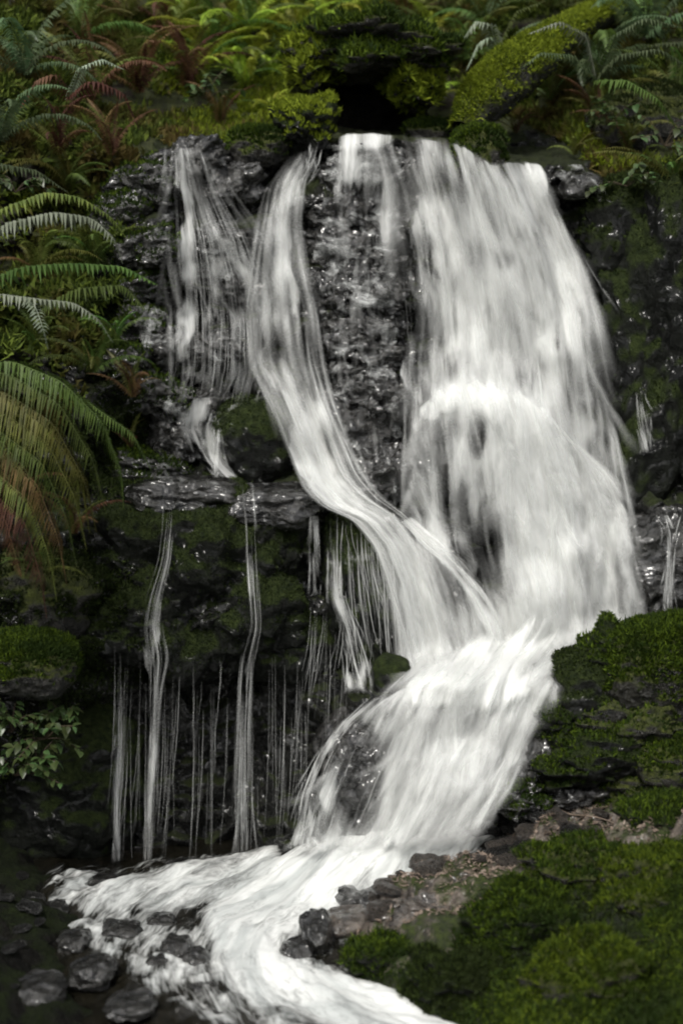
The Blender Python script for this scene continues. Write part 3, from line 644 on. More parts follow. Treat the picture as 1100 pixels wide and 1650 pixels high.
def plumes(name, G, Y, c, n, w=(.02, .07), a=(.12, .4), L=(.12, .45), seed=0, lift=.07, label=None, spill=.03, drift=.05, minc=.25, grow=1.6):
    """soft tongues of water, thick in the middle and thinning to nothing at the sides, overlapping in depth"""
    r = np.random.default_rng(seed + 500); ns, nt_ = Y.shape; Vs, Fs, Cs = [], [], []; base = 0; done = 0; tries = 0
    X = np.linspace(-1, 1, 7); prof = np.cos(X * math.pi / 2) ** 1.6; step = max(1, ns // 60)
    while done < n and tries < n * 8:
        tries += 1
        t0 = r.uniform(-spill, 1 + spill); s0 = int(r.uniform(-.1, .93) * ns); s1 = min(ns - 1, s0 + max(8, int(ns * r.uniform(*L)))); s0 = max(0, s0)
        i = np.arange(s0, s1 + 1, step)
        if len(i) < 5: continue
        jt = int(np.clip(t0, 0, 1) * (nt_ - 1)); cm = c[i, np.clip(jt, 2, nt_ - 3)]
        if cm.mean() < minc + .45 * r.random() - .15: continue
        t = t0 + drift * r.normal() * np.linspace(0, 1, len(i)) ** 1.3; j = np.clip(t * (nt_ - 1), 0, nt_ - 1.01); j0 = j.astype(int); f = (j - j0)[:, None]
        g = G[i, j0] * (1 - f) + G[i, j0 + 1] * f + (t - np.clip(t, 0, 1))[:, None] * (G[i, -1] - G[i, 0])
        y = Y[i, j0] * (1 - f[:, 0]) + Y[i, j0 + 1] * f[:, 0] - lift * r.random() ** 1.5
        P = at(g[:, 0], g[:, 1], y); k = len(i); x = np.linspace(0, 1, k); hw = r.uniform(*w) * .5 * (.55 + (grow - .55) * x)
        rag = 1 + .35 * noise(np.stack([x * 9, x * 0 + seed, x * 0 + done], -1), 3)
        V = P[:, None] + X[None, :, None] * (hw * rag)[:, None, None] * np.array([1, 0, 0]) - prof[None, :, None] * np.array([0, .35, 0]) * hw[:, None, None]
        e = np.clip(x * 5 + .05, 0, 1) * np.sin(np.clip((1 - x) * 2.4, 0, math.pi / 2)); al = r.uniform(*a) * e * np.clip(cm * 1.7, 0, 1)
        sg = 1 + .5 * noise(np.stack(np.broadcast_arrays(X[None] * 2.2, x[:, None] * 5, np.array([[done * 1.7]])), -1), 9)
        Vs.append(V.reshape(-1, 3)); Fs.append(grid_faces(k, 7) + base); Cs.append((al[:, None] * prof[None] * sg).ravel()); base += 7 * k; done += 1
    if not Vs: return
    o = link(name, mesh_np(name, np.concatenate(Vs), np.concatenate(Fs), attrs={'cover': np.concatenate(Cs)}), M['strand'], kind='structure')
    if label: o['label'] = label

# main fall, lip to foot
def c_main(u, v):
    c = np.full(u.shape, .57) + .20 * fbm(np.stack([u / 30, v / 80, 0 * u], -1), 3, 211) - .17 * sstep(760, 690, u) * sstep(620, 560, v)
    for b in [((700, 330, 40, 90), .10), ((850, 300, 60, 60), .22), ((800, 520, 160, 90), .10), ((720, 470, 40, 110), .10), ((900, 480, 60, 120), .12), ((860, 330, 70, 80), .15),
              ((850, 720, 90, 130), .35), ((870, 900, 60, 200), .30), ((950, 760, 60, 150), .20), ((770, 640, 100, 45), .35), ((850, 1020, 120, 60), .40), ((940, 950, 70, 120), .10), ((760, 1060, 80, 50), .3)]:
        c = c + b[1] * oval(u, v, *b[0])
    for b in [((770, 705, 19, 46), .9), ((745, 850, 26, 120), .38), ((785, 880, 42, 95), .6), ((775, 800, 18, 70), .3), ((700, 750, 40, 150), .12), ((725, 940, 46, 90), .42), ((790, 960, 40, 60), .3), ((695, 680, 20, 50), .3),
              ((560, 330, 82, 110), .52), ((590, 440, 60, 130), .62), ((590, 620, 52, 200), .7), ((810, 420, 28, 30), .30), ((770, 420, 20, 40), .14), ((815, 490, 22, 60), .14), ((700, 520, 26, 50), .15), ((920, 600, 22, 60), .2),
              ((905, 560, 14, 40), .25), ((650, 420, 22, 80), .15), ((1000, 860, 26, 120), .18), ((720, 290, 30, 50), .16), ((655, 245, 30, 40), .12), ((985, 770, 22, 80), .15), ((900, 330, 20, 30), .12), ((665, 590, 20, 60), .2), ((930, 880, 20, 110), .12)]:
        c = c - b[1] * oval(u, v, *b[0])
    return np.clip(c, 0, 1)
main_rows = [[(590, 216), (640, 214), (735, 226), (790, 262), (835, 258), (878, 264)], [(614, 300), (700, 300), (790, 305), (898, 325)], [(628, 400), (780, 400), (940, 420)], [(636, 500), (780, 500), (968, 510)],
             [(640, 600), (800, 610), (982, 610)], [(645, 700), (820, 700), (1000, 700)], [(648, 800), (1014, 800)], [(655, 880), (1026, 880)], [(695, 985), (1034, 975)], [(715, 1085), (1040, 1060)]]
G, Y, c = sheet('waterfall', main_rows, lambda u, v: c_main(u, v) * .88, seed=1, label='broad white main fall from the lip to the foot', off=.045, edge=.12, fin=.012, fout=.08)
sheet('waterfall', main_rows, lambda u, v: c_main(u + 4, v) * .52, seed=21, label='outer layer of the main fall', off=.085, edge=.2, fin=.06, fout=.1)
GM, YM, cM_ = G, Y, c_main(G[..., 0], G[..., 1])
strands('water_strands', G, Y, c, 130, seed=1, a=(.1, .35), label='fine white threads over the main fall')
plumes('water_tongues', GM, YM, cM_, 380, w=(.03, .10), a=(.10, .36), seed=1, spill=-.02, label='soft tongues of water over the main fall')
plumes('water_tongues', GM, YM, cM_ * 0 + .6, 40, w=(.012, .04), a=(.06, .2), seed=12, spill=.01, L=(.08, .25), label='loose splashes at the sides of the main fall')
sheet('lip_water', [[(528, 224), (560, 214), (600, 213), (650, 217)], [(530, 250), (648, 250)], [(528, 300), (645, 300)], [(520, 380), (642, 380)], [(505, 480), (640, 480)], [(520, 600), (642, 600)], [(545, 720), (648, 720)], [(575, 800), (650, 800)]],
      lambda u, v: .16 + .42 * oval(u, v, 590, 222, 80, 26) + .3 * oval(u, v, 560, 270, 45, 60) + .2 * oval(u, v, 625, 330, 26, 90), seed=22, label='thin broken water over the middle rock wall', off=.03, edge=.08, fin=.003, rough=.01)
sheet('water_film_painted_glints', [[(524, 226), (655, 222)], [(500, 400), (645, 400)], [(520, 600), (645, 600)], [(580, 830), (660, 830)]], lambda u, v: .27 + .22 * oval(u, v, 600, 484, 46, 16) + .15 * oval(u, v, 570, 280, 60, 60) - .12 * oval(u, v, 590, 680, 50, 50) - .2 * oval(u, v, 600, 505, 40, 12),
      seed=31, label='water film with painted glints on the middle rock wall', off=.008, edge=.05, rough=0, back=None, mat='film')  # patches are part water, part glints painted onto the wall
sheet('water_film_painted_glints', [[(215, 245), (420, 245)], [(205, 400), (430, 400)], [(205, 560), (430, 560)], [(225, 690), (400, 700)], [(215, 790), (520, 790)]], lambda u, v: .20 + .08 * oval(u, v, 250, 530, 50, 60) + .2 * oval(u, v, 290, 665, 70, 40) + .18 * oval(u, v, 350, 420, 90, 60) - .25 * oval(u, v, 410, 700, 60, 60) + .22 * oval(u, v, 400, 782, 130, 14),
      seed=32, label='water film with painted glints on the wet stones at left', off=.008, edge=.12, rough=0, back=None, mat='film')  # same patches paint glints over the left stones
sheet('water_film_painted_glints', [[(500, 810), (640, 830)], [(520, 900), (655, 900)], [(520, 1000), (660, 1000)], [(540, 1110), (665, 1100)]], .17, seed=33, label='film of water on the curved boulder', off=.008, edge=.1, rough=0, back=None, mat='film')
sheet('water_film_painted_glints', [[(880, 266), (945, 262)], [(890, 320), (1010, 330)]], lambda u, v: .32 + 0 * u, seed=34, label='broken water on the stones at the right end of the lip', off=.01, edge=.12, rough=0, back=None, mat='film')
# second layer: bright crest arching over the domed rock and the column right of it
def c_dome(u, v):
    c = .95 * blob(u, v, [(690, 660, 30), (725, 632, 40), (775, 628, 48), (835, 665, 70), (868, 730, 90), (880, 820, 95), (880, 950, 95), (870, 1060, 110)])
    c = np.maximum(c, .50 * blob(u, v, [(960, 640, 60), (975, 800, 60), (990, 960, 60)])); c = np.maximum(c, .42 * blob(u, v, [(680, 660, 40), (670, 800, 45), (700, 900, 40)]))
    return c - .9 * oval(u, v, 772, 715, 18, 46) - .5 * oval(u, v, 780, 880, 40, 100)
G, Y, c = sheet('waterfall', [[(652, 700), (668, 655), (705, 618), (765, 602), (830, 618), (880, 660), (930, 720)], [(646, 760), (664, 715), (704, 680), (770, 664), (850, 680), (915, 722), (985, 770)], [(648, 830), (720, 800), (880, 800), (1026, 840)], [(690, 940), (1040, 940)], [(715, 1075), (1045, 1045)]],
                lambda u, v: c_dome(u, v) * .8, off=.10, seed=2, rough=.02, fin=.09, fout=.15, label='bright crest spilling over the domed rock', edge=.05)
plumes('water_tongues', G, Y, c_dome(G[..., 0], G[..., 1]), 220, w=(.03, .09), seed=2, spill=-.02, a=(.12, .42), label='soft tongues of water below the bright crest')

# left stream: down the face, round the bend and down to the foot
lrows = [[(466, 252), (512, 236)], [(430, 300), (492, 295)], [(416, 360), (486, 355)], [(404, 430), (492, 425)], [(394, 510), (512, 500)], [(402, 590), (522, 580)], [(436, 655), (536, 645)], [(462, 720), (556, 700)],
         [(488, 785), (580, 762)], [(520, 818), (610, 800)], [(570, 838), (655, 832)], [(605, 880), (685, 876)], [(628, 940), (708, 930)], [(642, 1000), (726, 990)], [(655, 1070), (745, 1050)], [(668, 1105), (760, 1085)]]
def c_left(u, v):
    c = .47 + .20 * 1.4 * fbm(np.stack([u / 18, v / 50, 0 * u], -1), 3, 213) - .06 * sstep(640, 560, v) + .16 * sstep(540, 640, v) + .3 * sstep(700, 820, v) + .12 * sstep(1000, 1060, v)
    return c - .3 * oval(u, v, 440, 560, 30, 60) - .25 * oval(u, v, 505, 400, 20, 80)
G, Y, c = sheet('left_stream', lrows, lambda u, v: c_left(u, v) * .85, seed=3, off=.06, edge=.3, fout=.08, label='left stream bending right to the foot of the falls')
sheet('left_stream', lrows, lambda u, v: c_left(u, v) * .6, seed=23, off=.09, edge=.34, fout=.08, label='outer layer of the left stream')
plumes('water_tongues', G, Y, c_left(G[..., 0], G[..., 1]), 190, w=(.02, .06), a=(.1, .36), seed=3, spill=.02, drift=.08, label='soft tongues of water along the left stream')
strands('water_strands', G, Y, c, 50, seed=3, a=(.1, .4), label='fine threads along the left stream')
# thin veil of the leftmost thread
vrows = [[(272, 235), (330, 232)], [(272, 300), (360, 300)], [(270, 380), (410, 375)], [(268, 450), (440, 440)], [(270, 520), (456, 520)], [(270, 590), (456, 600)], [(262, 650), (440, 650)]]
def c_veil(u, v): return .29 + .12 * fbm(np.stack([u / 25, v / 40, 0 * u], -1), 3, 217) + .24 * blob(u, v, [(297, 240, 16), (300, 400, 22), (300, 600, 20)]) - .18 * oval(u, v, 375, 480, 40, 40) - .2 * oval(u, v, 330, 560, 30, 30) + .08 * oval(u, v, 370, 430, 60, 25)
G, Y, c = sheet('left_veil', vrows, c_veil, seed=4, off=.05, edge=.22, fout=.2, label='thin grey veil of the leftmost thread on the upper face')
plumes('water_tongues', G, Y, c_veil(G[..., 0], G[..., 1]), 70, w=(.012, .045), a=(.06, .24), seed=4, spill=.1, drift=.15, minc=.1, label='soft grey tongues of the left veil')
strands('water_strands', G, Y, c, 160, seed=4, a=(.12, .45), label='separate threads of the left veil')
G, Y, c = sheet('left_splash', [[(262, 640), (400, 636)], [(268, 690), (370, 690)], [(300, 740), (372, 745)], [(325, 770), (400, 772)]], lambda u, v: .36 + .2 * oval(u, v, 300, 665, 50, 26), seed=5, off=.03, edge=.25, label='water breaking over wet stones below the veil')
# diagonal stream over the rock wedge
G, Y, c = sheet('diagonal_stream', [[(636, 838), (668, 828)], [(668, 872), (706, 866)], [(706, 912), (752, 906)], [(738, 955), (786, 950)], [(762, 1010), (818, 1000)], [(775, 1062), (836, 1050)]], .62, seed=6, off=.10, edge=.3, label='narrow diagonal stream across the rock wedge')
plumes('water_tongues', G, Y, c, 40, w=(.012, .04), seed=6, spill=.15, label='soft tongues of the diagonal stream')
strands('water_strands', G, Y, c, 40, seed=6, label='threads of the narrow diagonal stream')
# lower fall
rows = [[(612, 1128), (690, 1085), (800, 1068), (905, 1060)], [(575, 1150), (680, 1130), (790, 1120), (890, 1110)], [(548, 1195), (680, 1190), (870, 1170)], [(520, 1250), (680, 1250), (850, 1225)], [(498, 1310), (660, 1310), (818, 1285)], [(484, 1372), (640, 1372), (765, 1350)]]
def c_low(u, v):
    c = .66 + .12 * fbm(np.stack([u / 30, v / 60, 0 * u], -1), 3, 215) + .25 * oval(u, v, 760, 1110, 160, 45) + .15 * oval(u, v, 720, 1290, 110, 70)
    for b in [((580, 1235, 62, 110), .62), ((560, 1320, 60, 60), .45), ((640, 1190, 30, 50), .12), ((700, 1230, 26, 70), .18), ((790, 1200, 20, 50), .12), ((620, 1140, 50, 24), .2), ((760, 1190, 18, 60), .1), ((850, 1160, 16, 50), .1), ((560, 1170, 25, 30), .1)]: c = c - b[1] * oval(u, v, *b[0])
    return c
G, Y, c = sheet('lower_fall', rows, lambda u, v: c_low(u, v) * .85, seed=7, off=.07, edge=.09, rough=.02, fout=.12, fin=.06, label='wide lower fall from the ledge into the stream')
plumes('water_tongues', G, Y, c_low(G[..., 0], G[..., 1]), 260, w=(.025, .09), a=(.1, .36), seed=7, spill=0, drift=.06, label='soft tongues of the lower fall')
strands('water_strands', G, Y, c, 120, seed=7, L=(.2, .7), label='fine white threads over the lower fall')
G, Y, c = sheet('foot_foam', [[(660, 960), (800, 960), (1010, 940)], [(650, 1030), (800, 1030), (975, 1005)], [(640, 1070), (800, 1068), (935, 1045)], [(620, 1110), (800, 1108), (915, 1085)], [(600, 1190), (790, 1185), (885, 1150)]], lambda u, v: .2 + 1.1 * blob(u, v, [(680, 1100, 60), (780, 1085, 85), (880, 1055, 80), (960, 1020, 60)]), seed=8, off=.16, edge=.3, rough=.05, fin=.5, fout=.4, label='churning foam at the foot of the main fall')
rows = [[(690, 1030), (800, 1020), (960, 1000)], [(668, 1075), (790, 1065), (915, 1055)], [(610, 1125), (760, 1115), (890, 1105)], [(610, 1200), (720, 1200), (855, 1180)], [(590, 1290), (700, 1290), (820, 1270)], [(560, 1390), (660, 1385), (760, 1355)]]
G = flow(rows, 120, 60); Y = depth_down(G, .13); cc = np.clip(.25 + .6 * oval(G[..., 0], G[..., 1], 790, 1085, 200, 70) + .45 * oval(G[..., 0], G[..., 1], 740, 1230, 110, 180), 0, 1)
plumes('water_tongues', G, Y, cc, 230, w=(.03, .10), a=(.15, .5), L=(.15, .4), seed=9, spill=.02, label='foaming water pouring from the foot of the main fall into the lower fall')
# slim streams and trickles
def trickle(pts, w, cov, seed, label, n=26, off=.03, back=.12, edge=.35):
    w = [1.25 * k for k in w] if isinstance(w, list) else [1.25 * w] * len(pts)
    cov_ = cov; cov = lambda u, v: cov_ * .5 + .22 * fbm(np.stack([u / 14, v / 40, 0 * u + seed], -1), 3, 219)
    rows = [[(u - k / 2, v), (u + k / 2, v + .01)] for (u, v), k in zip(pts, w)]
    G, Y, c = sheet('trickle', rows, cov, seed=seed, off=off, edge=edge, nt_=12, rough=.004, label=label, back=back, fin=.02, fout=.04, jag=1.6)
    plumes('water_tongues', G, Y, c * 0 + .6, 18, w=(.006, .020), a=(.10, .34) if cov_ < .55 else (.2, .5), L=(.15, .5), seed=seed, lift=.01, spill=.1, drift=.2, minc=0, label='soft water within the ' + label)
    if n: strands('water_strands', G, Y, c, n, seed=seed, w=(.002, .005), a=(.3, .8), L=(.25, .9), wander=.5, label='threads within the ' + label)
trickle([(276, 785), (272, 850), (266, 905), (250, 960), (242, 1010), (250, 1060), (248, 1110), (242, 1250), (236, 1398)], [16, 14, 16, 22, 28, 34, 20, 14, 14], .46, 11, 'longest trickle on the left dropping to the pool')
trickle([(398, 780), (402, 850), (404, 900), (408, 960), (412, 1010), (398, 1070), (394, 1180), (392, 1386)], [22, 14, 16, 14, 14, 20, 14, 22], .40, 12, 'trickle down the middle of the mossy boulder')
trickle([(540, 825), (541, 900), (542, 965), (560, 1010), (572, 1060), (582, 1118)], [22, 18, 20, 26, 34, 40], .60, 13, 'slim white stream left of the curved boulder', off=.05)
trickle([(192, 1120), (190, 1200), (187, 1392)], [9, 10, 8], .40, 14, 'thinnest trickle at the far left of the recess')
trickle([(350, 690), (346, 720), (344, 770)], 12, .5, 15, 'short trickle between the rounded rock and lumpy rock')
trickle([(1072, 828), (1080, 860), (1078, 920), (1074, 985)], [34, 16, 14, 16], .55, 16, 'thin trickle over the dark rock at the right edge')
trickle([(1028, 630), (1036, 680), (1046, 730)], [12, 20, 12], .42, 17, 'small side splash right of the main fall')
trickle([(610, 1122), (560, 1165), (525, 1215), (500, 1275), (482, 1368)], [30, 26, 24, 24, 26], .66, 18, 'curved outer edge of the lower fall', off=.09)
trickle([(505, 830), (507, 880), (510, 960)], [10, 12, 10], .42, 19, 'faint trickle left of the slim white stream', 8)
trickle([(508, 230), (500, 262), (480, 300)], [20, 26, 30], .6, 20, 'start of the left stream beside the round mossy rock', 10, .1)
# many faint threads falling in the recess and over the curved boulder
r = np.random.default_rng(5)
def loose(name, items, label):
    Vs, Fs, Cs = [], [], []; base = 0
    for (u, v0, v1, y, hw, a, du) in items:
        k = 14; v = np.linspace(v0, v1, k); uu = u + du * np.linspace(0, 1, k) ** 2 + r.normal(0, .25, k)
        P = at(uu, v, y - .02 * np.linspace(0, 1, k)); e = np.sin(np.linspace(.15, math.pi * .92, k)) ** .6
        X = np.array([hw, 0, 0]) * (.5 + .5 * e)[:, None]
        Vs.append(np.stack([P - X, P - np.array([0, hw, 0]), P + X], 1).reshape(-1, 3)); b = base + np.arange(k - 1) * 3
        Fs.append(np.concatenate([np.stack([b, b + 1, b + 4, b + 3], 1), np.stack([b + 1, b + 2, b + 5, b + 4], 1)]))
        Cs.append((a * e[:, None] * np.array([.4, 1, .4])).ravel()); base += 3 * k
    link(name, mesh_np(name, np.concatenate(Vs), np.concatenate(Fs), attrs={'cover': np.concatenate(Cs)}), M['strand'], kind='structure')['label'] = label
it = []
for _ in range(120):
    u = r.uniform(185, 560); v0 = r.uniform(1055, 1190) - .12 * abs(u - 380); v1 = min(1392 - 4, v0 + r.uniform(50, 300))
    if r.random() < .25: v0 = r.uniform(1130, 1260); v1 = r.uniform(1300, 1388)
    it.append((u, v0, v1, 9.16 + r.uniform(-.04, .1), r.uniform(.001, .0028), r.uniform(.06, .34), r.uniform(-14, 3)))
loose('falling_threads', it, 'faint vertical threads of water falling across the dark recess')
it = []
for _ in range(46):
    u = r.uniform(555, 635); v0 = r.uniform(835, 900) + (u - 560) * .4; it.append((u, v0, v0 + r.uniform(60, 190), 9.24, r.uniform(.0015, .0035), r.uniform(.15, .5), r.uniform(4, 22)))
for _ in range(26):
    u = r.uniform(500, 600); v0 = r.uniform(980, 1040); it.append((u, v0, v0 + r.uniform(60, 150), 9.24, r.uniform(.0012, .003), r.uniform(.12, .4), r.uniform(-20, -4)))
loose('falling_threads', it, 'faint threads of water draped over the curved boulder')

# ------------------------------------------------------------------ mossy log
def tube(path, rad, n=24, seed=0, amp=.12):
    path = np.array(path); k = len(path); T = unit(np.gradient(path, axis=0)); a = np.linspace(0, 2 * np.pi, n, endpoint=False)
    X = unit(np.cross(T, [0, 0, 1.])); Z = np.cross(X, T)
    ring = path[:, None] + (np.cos(a)[None, :, None] * X[:, None] + np.sin(a)[None, :, None] * Z[:, None]) * np.array(rad)[:, None, None]
    if amp:
        d = fbm(ring * 9, 4, seed) + .5 * fbm(ring * 3, 3, seed + 1); ring = ring + (ring - path[:, None]) * (d * amp * 2)[..., None]
    i = np.arange(k * n).reshape(k, n); Fq = np.stack([i[:-1], i[1:], np.roll(i, -1, 1)[1:], np.roll(i, -1, 1)[:-1]], -1).reshape(-1, 4)
    return ring.reshape(-1, 3), Fq
def spline(pts, n):
    pts = np.array(pts, float); d = np.r_[0, np.cumsum(np.linalg.norm(np.diff(pts[:, :3], axis=0), axis=1))]; t = np.linspace(0, d[-1], n)
    o = np.stack([np.interp(t, d, pts[:, i]) for i in range(pts.shape[1])], -1); w = max(1, n // (len(pts) * 3)); kk = np.hanning(2 * w + 3)[1:-1]; kk /= kk.sum()
    P = np.pad(o, ((w, w), (0, 0)), 'reflect', reflect_type='odd'); return sum(kk[i] * P[i:i + n] for i in range(2 * w + 1))
lp = [(745, 212, 10.5, .07), (775, 165, 10.62, .13), (825, 118, 10.8, .155), (880, 75, 11.1, .12), (930, 42, 11.4, .09), (1000, 5, 11.8, .075), (1080, -30, 12.2, .07)]
q = spline([(*at(a, b, y), rr) for a, b, y, rr in lp], 90)
LV, LF = tube(q[:, :3], q[:, 3], 36, 5)
log = link('mossy_log', mesh_np('mossy_log', LV, LF), M['mossy'], label='fallen log thick with yellow green moss slanting up above the falls', cat='log')
add_tufts('moss', LV, LF, 26000, lambda c_, N: sstep(-.15, .5, N[:, 2]) + .02, 'mosslime', .024, .009, parent=log, hang=.2)

# ------------------------------------------------------------------ ferns
def frond_geo(path, plen, up=(0, 0, 1), n=34, droop=.35, seed=0, wfac=.8, rw=.0035, wob=.12, forward=.35):
    r = np.random.default_rng(seed); q = spline(path, n * 2 + 2)[:, :3]; k = len(q); T = unit(np.gradient(q, axis=0)); up = np.array(up, float)
    Sd = unit(np.cross(T, up)); U = np.cross(Sd, T); L = np.linalg.norm(np.diff(q, axis=0), axis=1).sum(); sp = L / n
    V, Fc = [], []
    rr = rw * np.linspace(1, .25, k)                                       # rachis: a three-sided tube
    for a in (0, 2.1, 4.2): V.append(q + (np.cos(a) * Sd + np.sin(a) * U) * rr[:, None])
    V = [np.stack(V, 1).reshape(-1, 3)]; i = np.arange(k * 3).reshape(k, 3)
    Fc.append(np.stack([i[:-1], i[1:], np.roll(i, -1, 1)[1:], np.roll(i, -1, 1)[:-1]], -1).reshape(-1, 4)); b = k * 3
    s = (np.arange(n) + .8) / (n + .5); idx = np.clip((s * (k - 1)).astype(int), 0, k - 1)
    pr = np.minimum(1, .35 + 5 * s) * (1 - s ** 2.2) ** .8 + .04
    for sg in (-1, 1):
        p = q[idx]; l = (plen * pr * r.uniform(1 - wob, 1 + wob, n))[:, None]; dr = droop * r.uniform(.6, 1.4, n)[:, None]
        d = unit(Sd[idx] * sg + T[idx] * forward + r.normal(0, .06, (n, 3)))
        tip = p + d * l - np.array([0, 0, 1]) * l * dr - U[idx] * l * .1; mid = p + d * l * .45 + U[idx] * l * .06
        w = sp * wfac; a = mid - T[idx] * w * .5; c_ = mid + T[idx] * w * .5
        tw = U[idx] * w * .15 * sg
        V.append(np.stack([p, a + tw, tip, c_ - tw], 1).reshape(-1, 3)); Fc.append(np.arange(4 * n).reshape(n, 4) + b); b += 4 * n
    return np.concatenate(V), np.concatenate(Fc)
def arch(L, el, bend, side=0, n=12):
    t = np.linspace(0, 1, n); a = el - bend * t ** 1.2; ds = L / (n - 1)
    x = np.r_[0, np.cumsum(np.cos(a[:-1]) * ds)]; z = np.r_[0, np.cumsum(np.sin(a[:-1]) * ds)]
    return np.stack([x, side * t ** 2 * L, z], -1)
VAR = []
for i in range(10):
    el = math.radians([70, 55, 62, 45, 75, 50, 38, 66, 58, 30][i]); bend = math.radians([95, 80, 120, 85, 130, 110, 60, 70, 105, 90][i])
    V, Fc = frond_geo(arch(1, el, bend, [.1, -.12, .05, .15, -.05, -.15, .08, -.1, 0, .1][i]), .115, n=34, seed=i, rw=.006, droop=.25 + .03 * i)
    VAR.append((V, Fc))
FM = {}
def frond_mesh(i, mat):
    if (i, mat) not in FM:
        m = mesh_np('frond', VAR[i][0], VAR[i][1], smooth=False); m.materials.append(M[mat]); FM[(i, mat)] = m
    return FM[(i, mat)]
def fern(u, v, Y, size, n, mat, label, seed, az=(0, 360), name='fern', tilt=0, mat2=None, group='sword ferns on the slopes', wide=1.0):
    r = random.Random(seed); s = size * Y / F; e = bpy.data.objects.new(name, None); COL.objects.link(e)
    e.location = at(u, v, Y); e['label'] = label; e['category'] = 'fern'; e['group'] = group; e.empty_display_size = .1
    for k in range(n):
        a = az[0] + (az[1] - az[0]) * (k + r.uniform(-.3, .3)) / n
        m_ = mat2 if (mat2 and r.random() < .35) else mat
        o = link('frond', frond_mesh(r.randrange(10), m_), parent=e); o.rotation_euler = (r.uniform(-.15, .15), math.radians(tilt) + r.uniform(-.25, .2), math.radians(a)); q_ = s * r.uniform(.7, 1.15)
        o.scale = (q_, q_ * wide, q_)
    return e
def Ys(u, v): return float(sample(YC, u, v))
